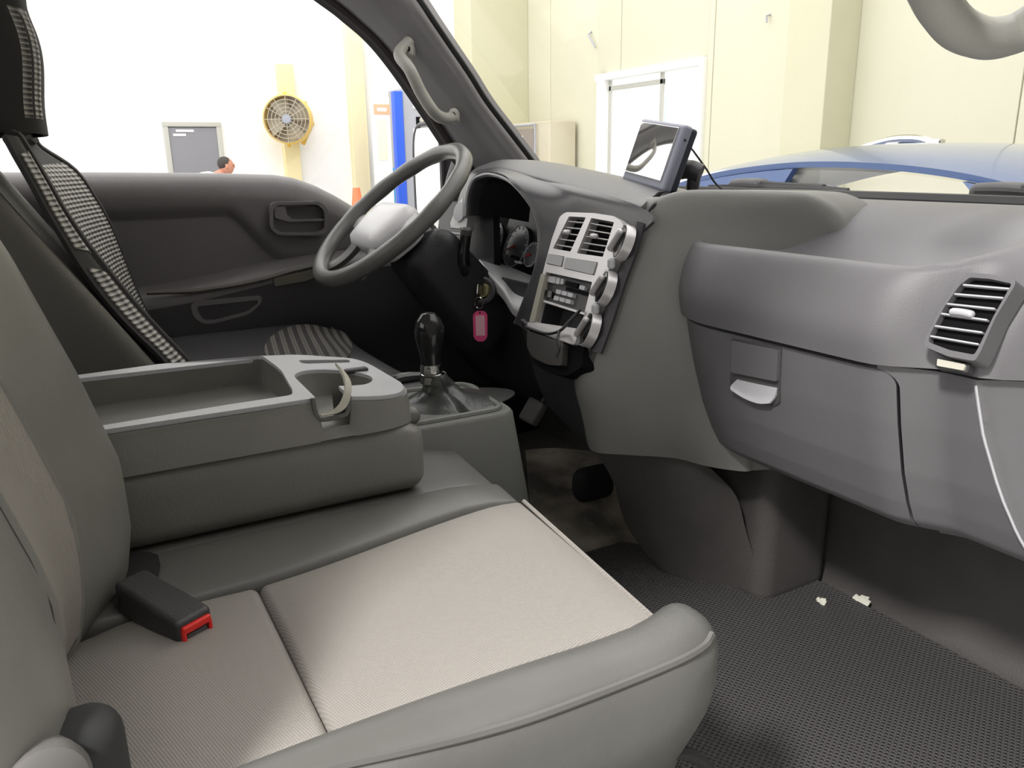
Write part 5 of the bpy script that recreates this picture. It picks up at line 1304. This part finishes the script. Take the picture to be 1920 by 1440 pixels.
obj('monitor_back', *rboxd(cen-ez*0.020, (wd*0.985, ht*0.97, 0.020), 0.006, (2, 2, 1), None, Mm), M_navy_d, mo)
obj('screen', *rbox(cen+ey*0.004-ex*0.002+ez*-0.0002, (wd*0.84, ht*0.80, 0.004), 0.001, Mm), M_screen, mo)
mj = P(1302, 326, Y=0.945)
obj('mount_joint', *tube(catmull([cen-ez*0.028-ey*0.03, (cen-ez*0.03)*0.3+mj*0.7, mj+V(0.01, 0.005, 0)], 4), 0.016, 12), M_dark, mo)
obj('mount_foot', *tube(catmull([mj+V(0.0, 0.0, -0.002), mj+V(-0.004, 0, -0.03), mj+V(-0.005, 0, -0.062)], 3), [0.011]*3+[0.009]*3+[0.022], 14), M_dark, mo)
obj('suction_pad', *lathe([(0.034, 0), (0.034, 0.003), (0.026, 0.008), (0.010, 0.010)], V(mj.x-0.005, mj.y, 1.353), (0, 0, 1), 28), M_rubber, mo)
cab = obj('monitor_cable', *tube(catmull([P(1284, 262, Y=0.885), P(1305, 290, Y=0.95), P(1325, 318, Y=1.0), P(1340, 342, Y=1.02), P(1358, 358, Y=1.03)], 5), 0.0018, 6), M_blackwire)
tag(cab, 'thin black cable looping behind the dash monitor', 'cable')
c2 = obj('power_cable', *tube(catmull([P(1276, 367, Y=0.90), P(1255, 362, Y=0.88), P(1234, 377, X=0.100), P(1218, 398, X=0.104), P(1204, 425, X=0.107), P(1192, 446, X=0.108), P(1172, 495, X=0.108), P(1148, 560, X=0.108), P(1131, 600, X=0.108), P(1110, 655, X=0.106), P(1096, 690, X=0.102)], 6), 0.0032, 8), M_blackwire)
tag(c2, 'black power cable running down the side of the centre panel', 'cable')
c3 = obj('charger_cable', *tube(catmull([BZ(1100, 585, 0.012), BZ(1082, 612, 0.018), BZ(1070, 628, 0.022), BZ(1045, 632, 0.02), BZ(1020, 625, 0.018), BZ(1002, 618, 0.018)], 5), 0.0024, 8), M_blackwire)
tag(c3, 'black charger cable draped across the pocket under the radio', 'cable')
c4 = obj('charger_lead', *tube(catmull([BZ(1070, 628, 0.022), BZ(1075, 645, 0.03), BZ(1078, 662, 0.03), BZ(1072, 680, 0.03)], 5), 0.0024, 8), M_blackwire)
tag(c4, 'short black lead hanging beside the glossy ash tray', 'cable')

# ================================================================== WIPERS OUTSIDE THE GLASS
def wiper(lab, pts_arm, pts_blade, Y0, Y1):
    t = thing('wiper', P(*pts_arm[0], Y=Y0), lab, 'wiper', 'windscreen wipers')
    n_ = len(pts_arm)-1
    obj('wiper_arm', *tube(catmull([P(*p, Y=Y0+(Y1-Y0)*i/n_) for i, p in enumerate(pts_arm)], 4), 0.008, 8), M_rubber, t)
    n_ = len(pts_blade)-1
    bl = [P(*p, Y=1.30) for p in pts_blade]
    obj('wiper_blade', *tube(catmull(bl, 4), 0.006, 6), M_rubber, t)
    c_ = P(*pts_arm[0], Y=Y0)
    obj('wiper_pivot', *rboxd(c_+V(0, 0.0, -0.005), (0.09, 0.05, 0.028), 0.013, (3, 2, 2), lambda p: V(p.x, p.y, p.z-1.5*p.x*p.x)), M_dark, t)
    return t
wiper('black wiper with its pivot left of the blue car', [(1405, 342), (1440, 347), (1490, 350), (1545, 353)], [(1330, 351), (1400, 350), (1470, 352), (1540, 354), (1590, 358)], 1.33, 1.31)
wiper('black wiper with its pivot at the right edge', [(1880, 352), (1910, 355), (1960, 358)], [(1830, 358), (1880, 358), (1940, 362), (2000, 366)], 1.33, 1.31)
cw = thing('wiper_cowl', (0.0, 1.3, 1.30), 'black cowl strip below the windscreen holding the wipers', 'cowl')
obj('cowl_panel', *slab(refine([[V(x_, y-0.10*abs(x_)**2, z) for x_ in (-0.8, -0.4, 0, 0.4, 0.8)] for y, z in ((1.215, 1.322), (1.26, 1.335), (1.32, 1.330), (1.36, 1.29))], 2, 3), 0.008), M_dark, cw)
for k in range(4):
    c_ = P(1506+k*18, 349+k*2.2, Y=1.345)
    obj('cowl_clip', *rboxd(c_, (0.034, 0.012, 0.012), 0.005, (2, 1, 1)), M_dark2, cw)

# ================================================================== FLOOR THINGS
fm = thing('floor_mat', (0.4, 0.65, 0.70), 'dark studded rubber mat on the passenger floor', 'floor mat')
obj('mat_sheet', *slab(refine([[V(x_, y, z+0.003) for x_ in (-0.06, 0.2, 0.45, 0.68)] for y, z in ((0.2, 0.712), (0.5, 0.712), (0.8, 0.712), (1.0, 0.712), (1.045, 0.714))], 3, 3), 0.006), M_mat, fm)
cm = thing('carpet_patch', (-0.2, 0.8, 0.70), 'dusty brown carpet over the floor tunnel below the gear console', 'carpet')
cgd = []
for px in (985, 1040, 1100, 1160, 1230):
    cgd.append([P(px, 850, Z=0.74), P(px+5, 900, Z=0.75), P(px+10, 950, Z=0.745), P(px+20, 1000, Z=0.725), P(px+30, 1060, Z=0.70)])
cgd = [[V(p.x, p.y, p.z+0.006*math.sin(i*1.7+j*2.1)) for j, p in enumerate(r_)] for i, r_ in enumerate(cgd)]
obj('carpet_sheet', *slab(refine(cgd, 4, 4), 0.008), M_carpet, cm)
dk = obj('black_rubber_plug', *rboxd(P(1112, 905, Z=0.79), (0.05, 0.09, 0.07), 0.024, (3, 3, 3)), M_rubber)
tag(dk, 'black rubber grommet standing on the dusty carpet', 'grommet')
pd = thing('clutch_pedal', P(1000, 790, X=-0.28), 'grey ribbed pedal pad below the steering column', 'pedal')
pc = P(1000, 772, X=-0.28)
obj('pedal_pad', *rboxd(pc, (0.055, 0.02, 0.05), 0.006, (2, 1, 2), None, Matrix.Rotation(math.radians(-35), 3, 'X')), mat('pedal_rubber', (0.16, 0.155, 0.15), 0.6), pd)
obj('pedal_arm', *tube([pc+V(0, 0.01, 0), pc+V(0, 0.08, 0.08), pc+V(0, 0.10, 0.2)], 0.008, 8), M_dark, pd)
for i, (px, py, s_, lab) in enumerate(((1615, 1130, 0.020, 'larger pale paper scrap at the toe of the studded mat'), (1540, 1131, 0.012, 'smaller pale paper scrap lying left of the larger one'))):
    c_ = P(px, py, Z=0.720)
    g = [[c_+V((j-2)*s_*0.35, 0, 0)+V(0, (i_-2)*s_*0.22, 0.002*math.sin(i_+j)+0.004+((i_-2)*s_*0.14)) for j in range(5)] for i_ in range(5)]
    g = [[p if (abs(a-2)+abs(b_-2)) < 4 else p*0.6+g[2][2]*0.4 for b_, p in enumerate(r_)] for a, r_ in enumerate(g)]
    o = obj('paper_scrap', *slab(g, 0.001), M_paper); tag(o, lab, 'litter', 'litter on the mat')
